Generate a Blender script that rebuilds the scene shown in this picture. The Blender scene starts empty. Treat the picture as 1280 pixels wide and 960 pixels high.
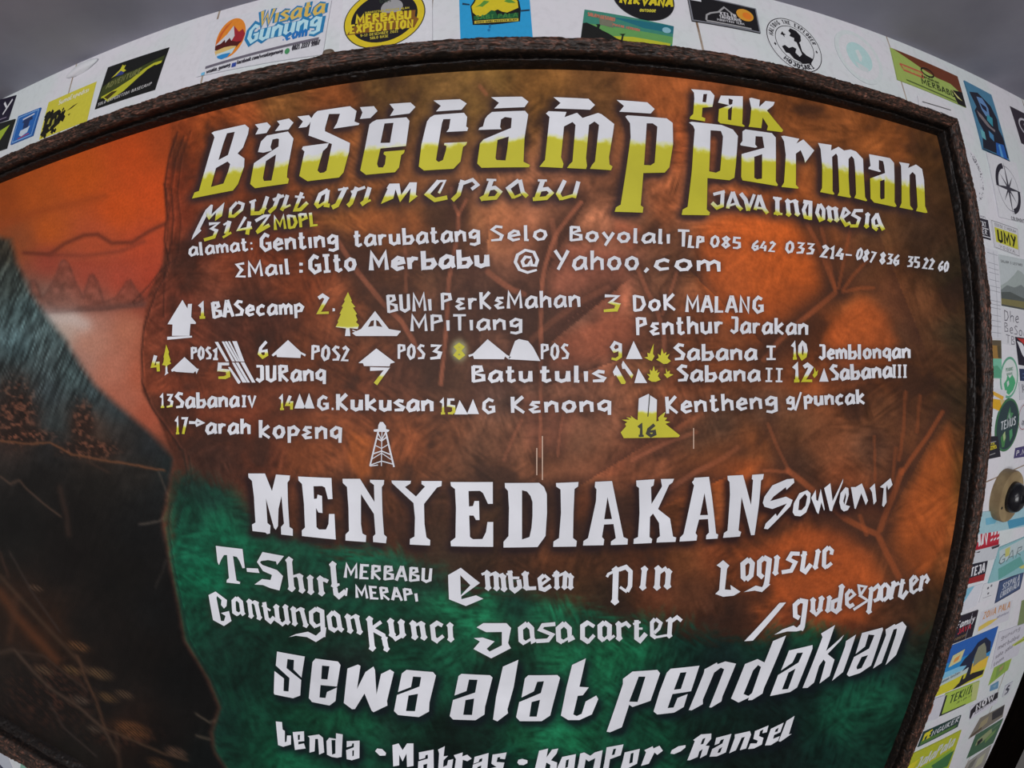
import bpy, bmesh, math, random
import numpy as np
from mathutils import Matrix, Vector
from mathutils.geometry import tessellate_polygon

# ------------------------------------------------------------------ camera (action camera with a fisheye lens)
SC = bpy.context.scene
COL = SC.collection
ZC = 2.20                       # height of the lens above the floor
DB, DW = 0.50, 0.52             # distance lens - sign board, lens - wall
CX, CY = 677.94574, 429.99632   # optical centre in the 1280 x 960 frame
KP = (1.0628139534609538, -0.08769861849360902, 0.2615310938181486, -0.17027121074377125)
RC = np.array([[0.99515004, 0.04668420, -0.08658515], [-0.04659523, 0.99890920, 0.00304929], [0.08663306, 0.00099995, 0.99623979]])
cd = bpy.data.cameras.new('camera')
cam = bpy.data.objects.new('camera', cd)
COL.objects.link(cam)
SC.camera = cam
cd.type = 'PANO'
cd.panorama_type = 'FISHEYE_LENS_POLYNOMIAL'
cd.sensor_fit = 'HORIZONTAL'
cd.sensor_width, cd.sensor_height = 2.0, 1.5
cd.fisheye_fov = math.pi
cd.fisheye_polynomial_k0 = 0.0
cd.fisheye_polynomial_k1, cd.fisheye_polynomial_k2, cd.fisheye_polynomial_k3, cd.fisheye_polynomial_k4 = [-k for k in KP]
cd.shift_x = (640 - CX) / 1280
cd.shift_y = (CY - 480) / 960
cd.clip_start = 0.01
B2W = np.array([[1, 0, 0], [0, 0, -1], [0, 1, 0]], float)
cam.matrix_world = Matrix.Translation((0, 0, ZC)) @ Matrix((B2W @ RC).tolist()).to_4x4()

SC.view_settings.view_transform = 'Standard'
SC.view_settings.look = 'None'
SC.view_settings.gamma = 1.0
SC.view_settings.use_curve_mapping = False
SC.view_settings.exposure = -0.04
try:
    SC.cycles.max_bounces = 6
except Exception:
    pass

world = bpy.data.worlds.new('overcast_sky')
SC.world = world
world.use_nodes = True
world.node_tree.nodes['Background'].inputs[0].default_value = (0.75, 0.85, 1.0, 1)
world.node_tree.nodes['Background'].inputs[1].default_value = 0.35


def area_light(name, loc, rot, sx, sy, power, color):
    l = bpy.data.lights.new(name, 'AREA')
    l.shape = 'RECTANGLE'; l.size = sx; l.size_y = sy; l.energy = power; l.color = color
    o = bpy.data.objects.new(name, l); COL.objects.link(o)
    o.location = loc; o.rotation_euler = rot
    return o


area_light('window_daylight', (-0.35, -2.72, 1.85), (math.radians(90), 0, 0), 2.2, 1.25, 62, (1.0, 0.975, 0.98))
area_light('ceiling_fill', (0.1, -0.95, 2.62), (math.radians(42), 0, 0), 1.1, 0.35, 5.5, (1.0, 0.975, 0.98))  # added fill under the ceiling to brighten the upper sign, no real source

# ------------------------------------------------------------------ pixel <-> place
_r = np.linspace(0, 1.9, 2000)
_th = KP[0] * _r + KP[1] * _r ** 2 + KP[2] * _r ** 3 + KP[3] * _r ** 4
_top = int(np.argmax(_th))


def at(pts, Y):
    """points on the vertical plane at distance Y from the lens, seen at these pixels: (n,2) of X, Z"""
    p = np.atleast_2d(np.asarray(pts, float))
    d = p - (CX, CY)
    r = np.hypot(d[:, 0], d[:, 1]) / 640
    th = KP[0] * r + KP[1] * r ** 2 + KP[2] * r ** 3 + KP[3] * r ** 4
    s = np.sin(th) / np.maximum(r, 1e-9) / 640
    v = np.stack([d[:, 0] * s, -d[:, 1] * s, -np.cos(th)], 1) @ RC.T
    k = Y / np.maximum(-v[:, 2], .05)
    return np.stack([v[:, 0] * k, ZC + v[:, 1] * k], 1)


def seen(X, Z, Y):
    """pixel at which a point of the place is seen"""
    w = np.stack([X, Z - ZC, -np.full_like(X, Y)], 1)
    w /= np.linalg.norm(w, axis=1)[:, None]
    c = w @ RC
    th = np.arccos(np.clip(-c[:, 2], -1, 1))
    r = np.interp(th, _th[:_top], _r[:_top])
    s = np.maximum(np.sin(th), 1e-9)
    return CX + 640 * r * c[:, 0] / s, CY - 640 * r * c[:, 1] / s


# ------------------------------------------------------------------ materials
def lin(c):
    c = np.asarray(c, float) / 255
    return np.where(c <= .04045, c / 12.92, ((c + .055) / 1.055) ** 2.4)


GAIN = 1.20


def alb(c):
    return np.clip(lin(c) * GAIN, 0.002, 0.9)


_mats = {}


def new_mat(name):
    m = bpy.data.materials.new(name); m.use_nodes = True
    nt = m.node_tree
    return m, nt, nt.nodes['Principled BSDF']


def ink(c, rough=.45, var=.12):
    """printed / painted colour with a little unevenness"""
    key = (tuple(int(x) for x in c), rough)
    if key in _mats:
        return _mats[key]
    m, nt, b = new_mat('print_%02x%02x%02x' % key[0])
    a = alb(c)
    n = nt.nodes.new('ShaderNodeTexNoise'); n.inputs['Scale'].default_value = 160; n.inputs['Detail'].default_value = 3
    tc = nt.nodes.new('ShaderNodeTexCoord'); nt.links.new(tc.outputs['Object'], n.inputs['Vector'])
    mr = nt.nodes.new('ShaderNodeMapRange'); mr.inputs['To Min'].default_value = 1 - var; mr.inputs['To Max'].default_value = 1 + var * .5
    nt.links.new(n.outputs['Fac'], mr.inputs['Value'])
    mx = nt.nodes.new('ShaderNodeMix'); mx.data_type = 'RGBA'; mx.blend_type = 'MULTIPLY'; mx.inputs['Factor'].default_value = 1
    mx.inputs[6].default_value = (*a, 1)
    nt.links.new(mr.outputs[0], mx.inputs[7]); nt.links.new(mx.outputs[2], b.inputs['Base Color'])
    b.inputs['Roughness'].default_value = rough
    b.inputs['Specular IOR Level'].default_value = .3
    _mats[key] = m
    return m


def noise_mat(name, c1, c2, scale, rough=.8, detail=6, lo=.35, hi=.65, bump=0, spec=.3, stretch=None):
    m, nt, b = new_mat(name)
    tc = nt.nodes.new('ShaderNodeTexCoord')
    mp = nt.nodes.new('ShaderNodeMapping')
    if stretch: mp.inputs['Scale'].default_value = stretch
    nt.links.new(tc.outputs['Object'], mp.inputs['Vector'])
    n = nt.nodes.new('ShaderNodeTexNoise'); n.inputs['Scale'].default_value = scale; n.inputs['Detail'].default_value = detail
    nt.links.new(mp.outputs[0], n.inputs['Vector'])
    cr = nt.nodes.new('ShaderNodeValToRGB')
    cr.color_ramp.elements[0].position = lo; cr.color_ramp.elements[0].color = (*alb(c1), 1)
    cr.color_ramp.elements[1].position = hi; cr.color_ramp.elements[1].color = (*alb(c2), 1)
    nt.links.new(n.outputs['Fac'], cr.inputs['Fac']); nt.links.new(cr.outputs[0], b.inputs['Base Color'])
    b.inputs['Roughness'].default_value = rough; b.inputs['Specular IOR Level'].default_value = spec
    if bump:
        bp = nt.nodes.new('ShaderNodeBump'); bp.inputs['Strength'].default_value = bump; bp.inputs['Distance'].default_value = .004
        nt.links.new(n.outputs['Fac'], bp.inputs['Height']); nt.links.new(bp.outputs[0], b.inputs['Normal'])
    return m


# ------------------------------------------------------------------ objects
def link(name, me, parent=None):
    o = bpy.data.objects.new(name, me); COL.objects.link(o)
    if parent is not None: o.parent = parent
    return o


def tag(o, label=None, cat=None, group=None, kind=None):
    for k, v in (('label', label), ('category', cat), ('group', group), ('kind', kind)):
        if v: o[k] = v
    return o


def empty(name, loc=(0, 0, 0)):
    o = bpy.data.objects.new(name, None); COL.objects.link(o); o.location = loc; o.empty_display_size = .05
    return o


def mesh_obj(name, verts, faces, mats, parent=None, midx=None, smooth=False):
    me = bpy.data.meshes.new(name)
    me.from_pydata([tuple(v) for v in verts], [], faces)
    for m in (mats if isinstance(mats, (list, tuple)) else [mats]): me.materials.append(m)
    if midx is not None: me.polygons.foreach_set('material_index', midx)
    if smooth: me.polygons.foreach_set('use_smooth', [True] * len(me.polygons))
    me.update()
    return link(name, me, parent)


def box_verts(x0, x1, y0, y1, z0, z1):
    return [(x0, y0, z0), (x1, y0, z0), (x1, y1, z0), (x0, y1, z0), (x0, y0, z1), (x1, y0, z1), (x1, y1, z1), (x0, y1, z1)]


BOXF = [(0, 3, 2, 1), (4, 5, 6, 7), (0, 1, 5, 4), (1, 2, 6, 5), (2, 3, 7, 6), (3, 0, 4, 7)]


def boxes(name, lst, mat, parent=None, bevel=0):
    v, f = [], []
    for b in lst:
        n = len(v); v += box_verts(*b); f += [tuple(i + n for i in q) for q in BOXF]
    o = mesh_obj(name, v, f, mat, parent)
    if bevel:
        md = o.modifiers.new('edge', 'BEVEL'); md.width = bevel; md.segments = 2
    return o


# ------------------------------------------------------------------ numpy noise
_rng = np.random.RandomState(7)
_tab = _rng.rand(256, 256).astype(np.float32)


def vnoise(x, y, seed=0):
    x = x + seed * 37.7; y = y + seed * 91.3
    xi = np.floor(x).astype(int); yi = np.floor(y).astype(int)
    fx = x - xi; fy = y - yi
    fx = fx * fx * (3 - 2 * fx); fy = fy * fy * (3 - 2 * fy)
    a = _tab[xi & 255, yi & 255]; b = _tab[(xi + 1) & 255, yi & 255]
    c = _tab[xi & 255, (yi + 1) & 255]; d = _tab[(xi + 1) & 255, (yi + 1) & 255]
    return (a * (1 - fx) + b * fx) * (1 - fy) + (c * (1 - fx) + d * fx) * fy


def fbm(x, y, sc, oct=4, seed=0):
    s = 0; a = 1; t = 0
    for k in range(oct):
        s = s + a * vnoise(x / sc, y / sc, seed + k); t += a; a *= .5; sc *= .5
    return s / t


def sstep(a, b, x):
    t = np.clip((x - a) / (b - a), 0, 1)
    return t * t * (3 - 2 * t)


# ------------------------------------------------------------------ painted shapes in a 2-D plane
def ribbon(pts, w, closed=False, taper=False):
    """quads along a polyline, mitred: (verts, faces)"""
    p = np.asarray(pts, float).reshape(-1, 2)
    keep = [0] + [i for i in range(1, len(p)) if np.hypot(*(p[i] - p[i - 1])) > 1e-9]
    p = p[keep]
    if closed and np.hypot(*(p[0] - p[-1])) < 1e-9: p = p[:-1]
    n = len(p)
    if n < 2: return np.zeros((0, 2)), []
    V, F = [], []
    for i in range(n):
        if closed:
            a = p[i] - p[i - 1]; b = p[(i + 1) % n] - p[i]
        else:
            a = p[i] - p[i - 1] if i else p[1] - p[0]
            b = p[i + 1] - p[i] if i < n - 1 else p[-1] - p[-2]
        a = a / np.hypot(*a); b = b / np.hypot(*b)
        t = a + b
        if np.hypot(*t) < .3: t = b
        t /= np.hypot(*t)
        nn = np.array([-t[1], t[0]])
        k = min(1 / max(abs(np.dot(nn, np.array([-a[1], a[0]]))), .3), 1.5) * w / 2
        V += [p[i] + nn * k, p[i] - nn * k]
    m = n if closed else n - 1
    for i in range(m):
        j = (i + 1) % n
        F.append((2 * i, 2 * i + 1, 2 * j + 1, 2 * j))
    return np.array(V), F


def stem(x0, y0, x1, y1, w):
    """a broad-nib stem: pointed heads wider than the shaft at both ends"""
    a = np.array([x0, y0], float); b = np.array([x1, y1], float)
    t = b - a; L = np.hypot(*t); t /= L; n = np.array([-t[1], t[0]])
    h = min(.62 * w, L * .28)
    P = [a, a + t * h + n * .74 * w, a + t * h * 1.75 + n * w / 2, b - t * h * 1.75 + n * w / 2, b - t * h + n * .74 * w,
         b, b - t * h - n * .74 * w, b - t * h * 1.75 - n * w / 2, a + t * h * 1.75 - n * w / 2, a + t * h - n * .74 * w]
    return np.array(P)


def tess(loops):
    """triangles of a polygon with holes"""
    L = [[Vector((float(x), float(y), 0)) for x, y in l] for l in loops]
    V = np.array([(v.x, v.y) for l in L for v in l])
    return V, [tuple(t) for t in tessellate_polygon(L)]


class Paint:
    """collects flat painted shapes"""
    def __init__(s): s.V = []; s.F = []; s.D = []; s.n = 0; s.k = 0

    def add(s, V, F):
        if len(V) == 0: return
        s.V.append(np.asarray(V, float)); s.F += [tuple(i + s.n for i in f) for f in F]; s.n += len(V)
        s.k += 1; s.D += [(s.k % 53) * 5e-6] * len(V)      # each stroke lies on the one before

    def poly(s, *loops):
        s.add(*tess(loops))

    def line(s, w, pts, closed=False):
        V, F = ribbon(pts, w, closed)
        for f in F: s.add(V[list(f)], [(0, 1, 2, 3)])

    def nib(s, w, pts, t, closed=False):
        """a marker with a chisel tip: upright strokes broader than level ones, thinner towards the end"""
        V, F = ribbon(pts, w, closed)
        for i, f in enumerate(F):
            a = (V[f[0]] + V[f[1]]) / 2; b = (V[f[2]] + V[f[3]]) / 2
            d = b - a; L = max(np.hypot(*d), 1e-9)
            k = .80 + .34 * abs(d[0] * t[1] - d[1] * t[0]) / L
            k1 = k * (.82 if (not closed and i == len(F) - 1) else 1)
            s.add(np.array([a + (V[f[0]] - a) * k, a + (V[f[1]] - a) * k, b + (V[f[2]] - b) * k1, b + (V[f[3]] - b) * k1]), [(0, 1, 2, 3)])

    def stem(s, w, x0, y0, x1, y1):
        s.poly(stem(x0, y0, x1, y1, w))

    def depth(s): return np.array(s.D)
    def verts(s): return np.concatenate(s.V) if s.V else np.zeros((0, 2))


# hand lettering, cap height 10
def _g(w, *strokes): return w, [list(map(float, st.split())) for st in strokes]


HAND = {
    'a': _g(6, '5.2 5.9 3.2 6.6 1.3 4.8 .8 2 1.8 .3 3.6 .9 5 3.4', '5.2 6.6 5.1 2.5 5.8 0'),
    'b': _g(5.8, '.9 10 1 .3 3.8 .4 5.2 2.4 4.4 4.8 1.2 4.4'),
    'c': _g(5.4, '4.9 5.4 3.4 6.4 1.4 5 .9 2.2 2.3 .3 4.9 1.1'),
    'd': _g(5.8, '5 10 5 0', '4.9 5.5 3 6.3 1 4.2 1 1.6 2.6 .2 4.9 1.6'),
    'e': _g(5.2, '1 2.9 4.5 4 4.2 5.9 2.8 6.5 1.1 4.6 .9 2 2.4 .3 4.9 1.1'),
    'f': _g(4.2, '3.8 9.2 2.4 9.5 1.6 7.6 1.6 0', '.3 6.2 3.4 6.4'),
    'g': _g(5.8, '5 5.8 3 6.6 1.1 4.9 1.3 2.6 3 2.2 4.9 4', '5.1 6.6 5 -1.3 3 -2.2 .7 -1.6'),
    'h': _g(5.6, '.9 10 .9 0', '1 3.9 3 6.2 4.7 5.2 4.9 0'),
    'i': _g(1.9, '.9 6.5 1 0'),
    'j': _g(3, '2.2 6.5 2.2 -1.5 .4 -2'),
    'k': _g(5.6, '.9 10 1 0', '4.8 6.8 1.2 3.2 5.2 0'),
    'l': _g(2.4, '.9 10 .9 .4 2 .1'),
    'm': _g(7.6, '.7 6.6 .8 0', '.9 4.4 2.5 6.3 3.6 5.3 3.8 0', '3.8 4.4 5.5 6.3 6.8 5.2 7 0'),
    'n': _g(5.8, '.8 6.6 .9 0', '1 3.9 3 6.3 4.8 5.3 5 0'),
    'o': _g(5.8, '3 6.5 1.2 5.2 .8 2.6 2.2 .4 4 .8 5 3.2 4.6 5.6'),
    'p': _g(5.6, '.9 6.6 1 -2.6', '1 5.4 3 6.5 4.9 4.6 3.9 2.2 1.1 1.8'),
    'q': _g(5.6, '4.9 6 3 6.6 1 4.6 1.2 2 3 1 4.9 3', '4.9 6.6 4.9 -2'),
    'r': _g(4.4, '.9 6.6 1 0', '1 4 2.4 6 4.2 5.7'),
    's': _g(5, '4.6 5.9 2.6 6.4 1 5 4.4 2.2 3.8 .7 .5 .4'),
    't': _g(4.4, '1.8 9.6 1.7 1 2.6 .3 4.2 1.2', '.3 6.2 3.6 6.6'),
    'u': _g(5.8, '.9 6.6 1 1.4 2.5 .3 4.5 1.4 4.8 6.6', '4.8 6.6 5.1 0'),
    'v': _g(5.4, '.6 6.6 2.6 .3 5 6.6'),
    'w': _g(7.4, '.5 6.6 2 .3 3.7 5 5.4 .3 7 6.6'),
    'x': _g(5.4, '.6 6.5 5 0', '5 6.5 .6 0'),
    'y': _g(5.4, '.6 6.6 2.9 2', '5 6.6 1.6 -2.6'),
    'z': _g(5, '.6 6.4 4.6 6.4 .7 .3 4.8 .3'),
    'A': _g(6.2, '.4 0 2.8 9.8 3.4 9.8 5.9 0', '1.4 3.4 5 3.4'),
    'B': _g(5.8, '.9 10 .9 0', '.7 9.6 3.8 9.4 4.2 7.2 1 5.4 4.9 4 5 1.4 .7 .3'),
    'C': _g(5.6, '5 8.4 3.2 9.7 1.2 7.4 .9 3 2.6 .3 5.2 1.4'),
    'D': _g(6, '.9 10 .9 0', '.7 .3 3.6 .8 5.3 4 4.4 8.4 .7 9.7'),
    'E': _g(5.2, '4.8 9.6 .9 9.6 .9 .4 5 .4', '.9 5 4 5'),
    'F': _g(5, '4.8 9.6 .9 9.6 .9 0', '.9 5.2 4 5.2'),
    '\u0190': _g(5.4, '5 9.4 1.4 9 3.6 5.2 1 1.2 5.2 .6'),
    '=': _g(5.2, '4.7 6.3 2.2 6.3 1.5 4.9 3.5 3.5 1.1 1.9 2.2 .4 4.9 .8'),
    'G': _g(6, '5.2 8.4 3.2 9.7 1.2 7.2 1 3 3 .3 5.3 1.4 5.2 4.4 3.2 4.4'),
    'H': _g(6, '.9 10 .9 0', '5 10 5 0', '.9 5 5 5'),
    'I': _g(4, '.3 9.6 3.6 9.6', '1.95 9.6 1.95 .4', '.3 .4 3.6 .4'),
    'J': _g(5, '.8 9.6 4.4 9.6', '3.9 9.6 3.9 1.6 2.4 .4 .6 1.8'),
    'K': _g(5.8, '.9 10 .9 0', '4.9 10 1.1 4.8 5.3 0'),
    'L': _g(5, '.9 10 .9 .5 4.6 .5'),
    'M': _g(7.4, '.7 0 1 9.6 3.7 3 6.3 9.6 6.7 0'),
    'N': _g(6, '.9 0 .9 9.6 4.9 .5 4.9 10'),
    'O': _g(6.2, '3 9.6 1.2 7.6 .9 3 2.6 .4 4.4 1.4 5.2 5 4.6 8.4'),
    'P': _g(5.6, '.9 10 .9 0', '.8 9.6 4.2 9.2 4.6 6.4 .9 4.8'),
    'Q': _g(6.2, '3 9.6 1.2 7.6 .9 3 2.6 .4 4.4 1.4 5.2 5 4.6 8.4', '3.4 2.6 5.6 0'),
    'R': _g(5.8, '.9 10 .9 0', '.8 9.6 4.2 9.2 4.4 6.6 .9 5 5.2 0'),
    'S': _g(5.4, '4.9 9 2.6 9.6 1 7.6 4.7 3.6 4 .9 .6 .5'),
    'T': _g(6, '.3 9.5 5.7 9.5', '3 9.5 3 0'),
    'U': _g(6, '.9 10 1 1.6 2.8 .4 4.8 1.6 5 10'),
    'V': _g(6, '.5 10 3 .4 5.6 10'),
    'W': _g(8, '.5 10 2.2 .4 4 7 5.8 .4 7.5 10'),
    'X': _g(6, '.6 10 5.4 0', '5.4 10 .6 0'),
    'Y': _g(6, '.5 10 3 5', '5.6 10 1.7 0'),
    'Z': _g(5.4, '.7 9.5 4.7 9.5 .8 .5 5 .5'),
    '0': _g(5.6, '2.8 9.6 1.2 7.6 .9 3 2.4 .4 4 1.4 4.8 5 4.2 8.4'),
    '1': _g(3.4, '.5 7.4 1.9 9.6 1.9 0', '.6 .4 3.2 .4'),
    '2': _g(5.2, '.9 8.2 2.6 9.6 4.3 8 .8 .5 4.9 .5'),
    '3': _g(5.2, '.8 9.4 4.5 9.4 2.4 5.6 4.6 4.4 4 1.2 .6 .5'),
    '4': _g(5.2, '3 9.6 .6 3.2 4.8 3.2', '3.9 5.8 3.8 0'),
    '5': _g(5.2, '4.7 9.5 1.2 9.5 1 5.6 4.2 5 4.4 1.6 3 .5 .6 .5'),
    '6': _g(5.2, '4.4 9.8 1.6 6 .9 2.4 2.6 .4 4.5 1.8 4.2 4.4 1.2 3.8'),
    '7': _g(5, '.5 9.4 4.5 9.4 1.8 0'),
    '8': _g(5.2, '2.6 9.6 1.1 8 4.3 2.4 2.6 .4 .9 2.4 4.1 8'),
    '9': _g(5.2, '4.2 6 2 4.8 .9 7 2.2 9.5 4.3 8.4 4.3 1.8 2.6 .3 .8 .8'),
    '.': _g(2, '.6 .8 1.6 .8'), ',': _g(2, '1.5 1.2 .7 -1.4'), ':': _g(2.2, '.6 1 1.8 1', '.6 5.4 1.8 5.4'),
    '-': _g(4, '.5 4.2 3.6 4.2'), '/': _g(4.4, '.3 -1 4 10'), '!': _g(2.2, '1.1 10 1.1 3.2', '1.1 1.3 1.1 .1'),
    '&': _g(5.6, '5.2 .2 1.4 7.6 2.8 9.6 4 7.6 .9 3 2.2 .4 5 3.6'), '\'': _g(1.6, '.8 10 .8 7.6'),
    '@': _g(11, '7.3 6.2 5 6.6 3.6 4.6 4.2 2.6 6 2.8 7.2 5 7.3 2.8 9 2.6 9.8 5 8.4 8.6 5 9.6 1.8 7.6 .8 4.4 2.4 1 5.6 -.4 9.4 .6'),
    '>': _g(7, '.4 4.6 4 4.6', '3.4 7 6.4 4.6 3.4 2.2'), ' ': (3.2, []), '_': _g(5, '.4 -.4 4.6 -.4'),
}


def write(paint, text, p0, p1, h, w, up=None, gap=1.0, slant=0, down=True):
    """letters of cap height h (stroke w) spread from p0 to p1 along the baseline"""
    p0 = np.array(p0, float); p1 = np.array(p1, float)
    tot = sum(HAND[c][0] for c in text) + gap * (len(text) - 1)
    ex = (p1 - p0) / tot
    t = (p1 - p0) / np.hypot(*(p1 - p0))
    ey = np.array([t[1], -t[0]]) if down else np.array([-t[1], t[0]])
    if up is not None: ey = np.array(up, float) / np.hypot(*up)
    ey = (ey + t * slant) * h / 10
    x = 0
    for c in text:
        adv, st = HAND[c]
        for s in st:
            pass
        for s in st:
            q = np.array(s).reshape(-1, 2)
            P = p0 + np.outer(q[:, 0] + x, ex) + np.outer(q[:, 1], ey)
            paint.nib(w, P, t, c in 'oO0Q8' and len(q) > 5)
        x += adv + gap

# ================================================================== THE ROOM
XE = 1.342                      # where the wall ends at the doorway
ZT = ZC + .524          # underside of the ceiling
XL, XR, YF = -2.3, 2.25, -2.8
SEAMS_X = [-1.92, -1.435, -0.808, -0.155, 0.545, 1.335, 2.325]
SEAM_Z = -0.575


def wall_material():
    m, nt, b = new_mat('whitewashed_board')
    tc = nt.nodes.new('ShaderNodeTexCoord')
    n = nt.nodes.new('ShaderNodeTexNoise'); n.inputs['Scale'].default_value = 7; n.inputs['Detail'].default_value = 5
    nt.links.new(tc.outputs['Object'], n.inputs['Vector'])
    cr = nt.nodes.new('ShaderNodeValToRGB')
    cr.color_ramp.elements[0].position = .40; cr.color_ramp.elements[0].color = (*alb((198, 205, 206)), 1)
    cr.color_ramp.elements[1].position = .58; cr.color_ramp.elements[1].color = (*alb((205, 204, 210)), 1)
    nt.links.new(n.outputs['Fac'], cr.inputs['Fac'])
    n2 = nt.nodes.new('ShaderNodeTexNoise'); n2.inputs['Scale'].default_value = 90; n2.inputs['Detail'].default_value = 4
    nt.links.new(tc.outputs['Object'], n2.inputs['Vector'])
    mr = nt.nodes.new('ShaderNodeMapRange'); mr.inputs['From Min'].default_value = .25; mr.inputs['From Max'].default_value = .5
    mr.inputs['To Min'].default_value = .92; mr.inputs['To Max'].default_value = 1
    nt.links.new(n2.outputs['Fac'], mr.inputs['Value'])
    mx = nt.nodes.new('ShaderNodeMix'); mx.data_type = 'RGBA'; mx.blend_type = 'MULTIPLY'; mx.inputs['Factor'].default_value = 1
    nt.links.new(cr.outputs[0], mx.inputs[6]); nt.links.new(mr.outputs[0], mx.inputs[7])
    nt.links.new(mx.outputs[2], b.inputs['Base Color'])
    b.inputs['Roughness'].default_value = .55
    return m


WALLM = wall_material()
GROUT = noise_mat('grimy_joint', (120, 98, 78), (168, 158, 146), 30)
PLASTER = noise_mat('grey_cement', (130, 130, 142), (152, 151, 163), 5, rough=.9, detail=8, lo=.3, hi=.7, bump=.3)
GREYWALL = noise_mat('pale_plaster', (150, 148, 145), (175, 172, 168), 4, rough=.9)
FLOORM = noise_mat('worn_cement_floor', (70, 66, 62), (100, 95, 90), 6, rough=.8)
DARKWOOD = noise_mat('dark_stained_wood', (14, 8, 7), (34, 21, 16), 9, rough=.6, stretch=(12, 12, 1))
UNLIT = noise_mat('unlit_doorway_black', (8, 6, 4), (17, 12, 9), 9, rough=.95, stretch=(12, 12, 1), spec=0)  # near-black colour carries the darkness of the unlit room

# the wall that carries the sign: boards with thin joints, one mesh
xs = [XL - .1]
for u in SEAMS_X:
    xs += [u * DW - .0018, u * DW + .0018]
xs += [XE]
zs = [0.0, ZC + SEAM_Z * DW - .0015, ZC + SEAM_Z * DW + .0015, ZT + .1]
v, f, mi = [], [], []
for j, z in enumerate(zs):
    for x in xs:
        v.append((x, DW, z))
nx = len(xs)
for j in range(len(zs) - 1):
    for i in range(nx - 1):
        f.append((j * nx + i, j * nx + i + 1, (j + 1) * nx + i + 1, (j + 1) * nx + i))
        mi.append(1 if (i % 2 == 1 or j == 1) else 0)
n0 = len(v)
v += [(XE, DW, 0), (XE, DW + .13, 0), (XE, DW + .13, ZT + .1), (XE, DW, ZT + .1), (XL - .1, DW + .13, 0), (XL - .1, DW + .13, ZT + .1)]
f += [(n0, n0 + 1, n0 + 2, n0 + 3), (n0 + 1, n0 + 4, n0 + 5, n0 + 2)]
mi += [0, 0]
wb = mesh_obj('wall_back', v, f, [WALLM, GROUT], None, mi)
tag(wb, 'white board wall covered in stickers behind the carved sign', kind='structure')


def slab(name, b, mat, label):
    o = boxes(name, [b], mat); tag(o, label, kind='structure'); return o


slab('ceiling', (XL - .1, XR + .1, YF - .1, DW + .3, ZT, ZT + .1), PLASTER, 'grey cement ceiling above the sticker wall')
slab('floor', (XL - .1, XR + .1, YF - .1, DW + .3, -.1, 0), FLOORM, 'worn cement floor')
slab('wall_left', (XL - .1, XL, YF - .1, DW + .13, 0, ZT), GREYWALL, 'plain plaster side wall')
slab('wall_right', (XR, XR + .1, YF - .1, DW + .3, 0, ZT), GREYWALL, 'plain plaster side wall past the doorway')
wf = boxes('wall_front', [(XL, -1.5, YF - .1, YF, 0, ZT), (.8, XR, YF - .1, YF, 0, ZT), (-1.5, .8, YF - .1, YF, 0, 1.15), (-1.5, .8, YF - .1, YF, 2.55, ZT)], GREYWALL)
tag(wf, 'plaster wall with the window, facing the sign', kind='structure')
win = boxes('window_1', [(-1.5, .8, YF - .09, YF - .05, 1.15, 1.2), (-1.5, .8, YF - .09, YF - .05, 2.5, 2.55), (-1.5, -1.45, YF - .09, YF - .05, 1.2, 2.5),
                         (.75, .8, YF - .09, YF - .05, 1.2, 2.5), (-.375, -.325, YF - .09, YF - .05, 1.2, 2.5)], DARKWOOD)
tag(win, 'wooden window frame facing the sign', kind='structure')
# doorway at the end of the wall: post and a near-black panel added for the unlit room
dr = boxes('unlit_doorway_panel', [(XE + .07, XR - .02, DW + .19, DW + .225, .01, ZT - .01),
                      (XE + .16, XR - .12, DW + .178, DW + .19, .2, .9), (XE + .16, XR - .12, DW + .178, DW + .19, 1.05, 2.2)], UNLIT, bevel=.006)
tag(dr, 'near-black panel standing in for the unlit room past the sticker wall', kind='structure')
tr = boxes('trim_1', [(XE, XE + .07, DW + .1, DW + .23, 0, ZT)], UNLIT, bevel=.004)
tag(tr, 'door post at the end of the wall, coloured near black as unlit', kind='structure')
bk = slab('wall_beyond', (XE, XR + .1, DW + .24, DW + .3, 0, ZT), GREYWALL, 'wall behind the dark doorway panel')

# ================================================================== LETTERING OF THE SIGN (measured on the photograph, laid on the flat board)
def N(s): return np.array(list(map(float, s.replace(',', ' ').split()))).reshape(-1, 2)


class Crop:
    """coordinates read in an enlarged view of the photograph"""
    def __init__(s, paint, x0, y0, k): s.p = paint; s.o = np.array([x0, y0], float); s.k = k
    def m(s, q): return N(q) / s.k + s.o if isinstance(q, str) else np.asarray(q, float) / s.k + s.o
    def poly(s, *loops): s.p.poly(*[s.m(l) for l in loops])
    def l(s, w, q): s.p.line(.88 * w / s.k, s.m(q))
    def s(self, w, q):
        a = self.m(q); self.p.stem(.88 * w / self.k, a[0][0], a[0][1], a[1][0], a[1][1])


LINES = []      # (part name, Paint, [(x, y) where white turns to yellow], height of the change)


def part(name, mid=None, band=6.0):
    p = Paint(); LINES.append((name, p, mid, band)); return p


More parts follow.
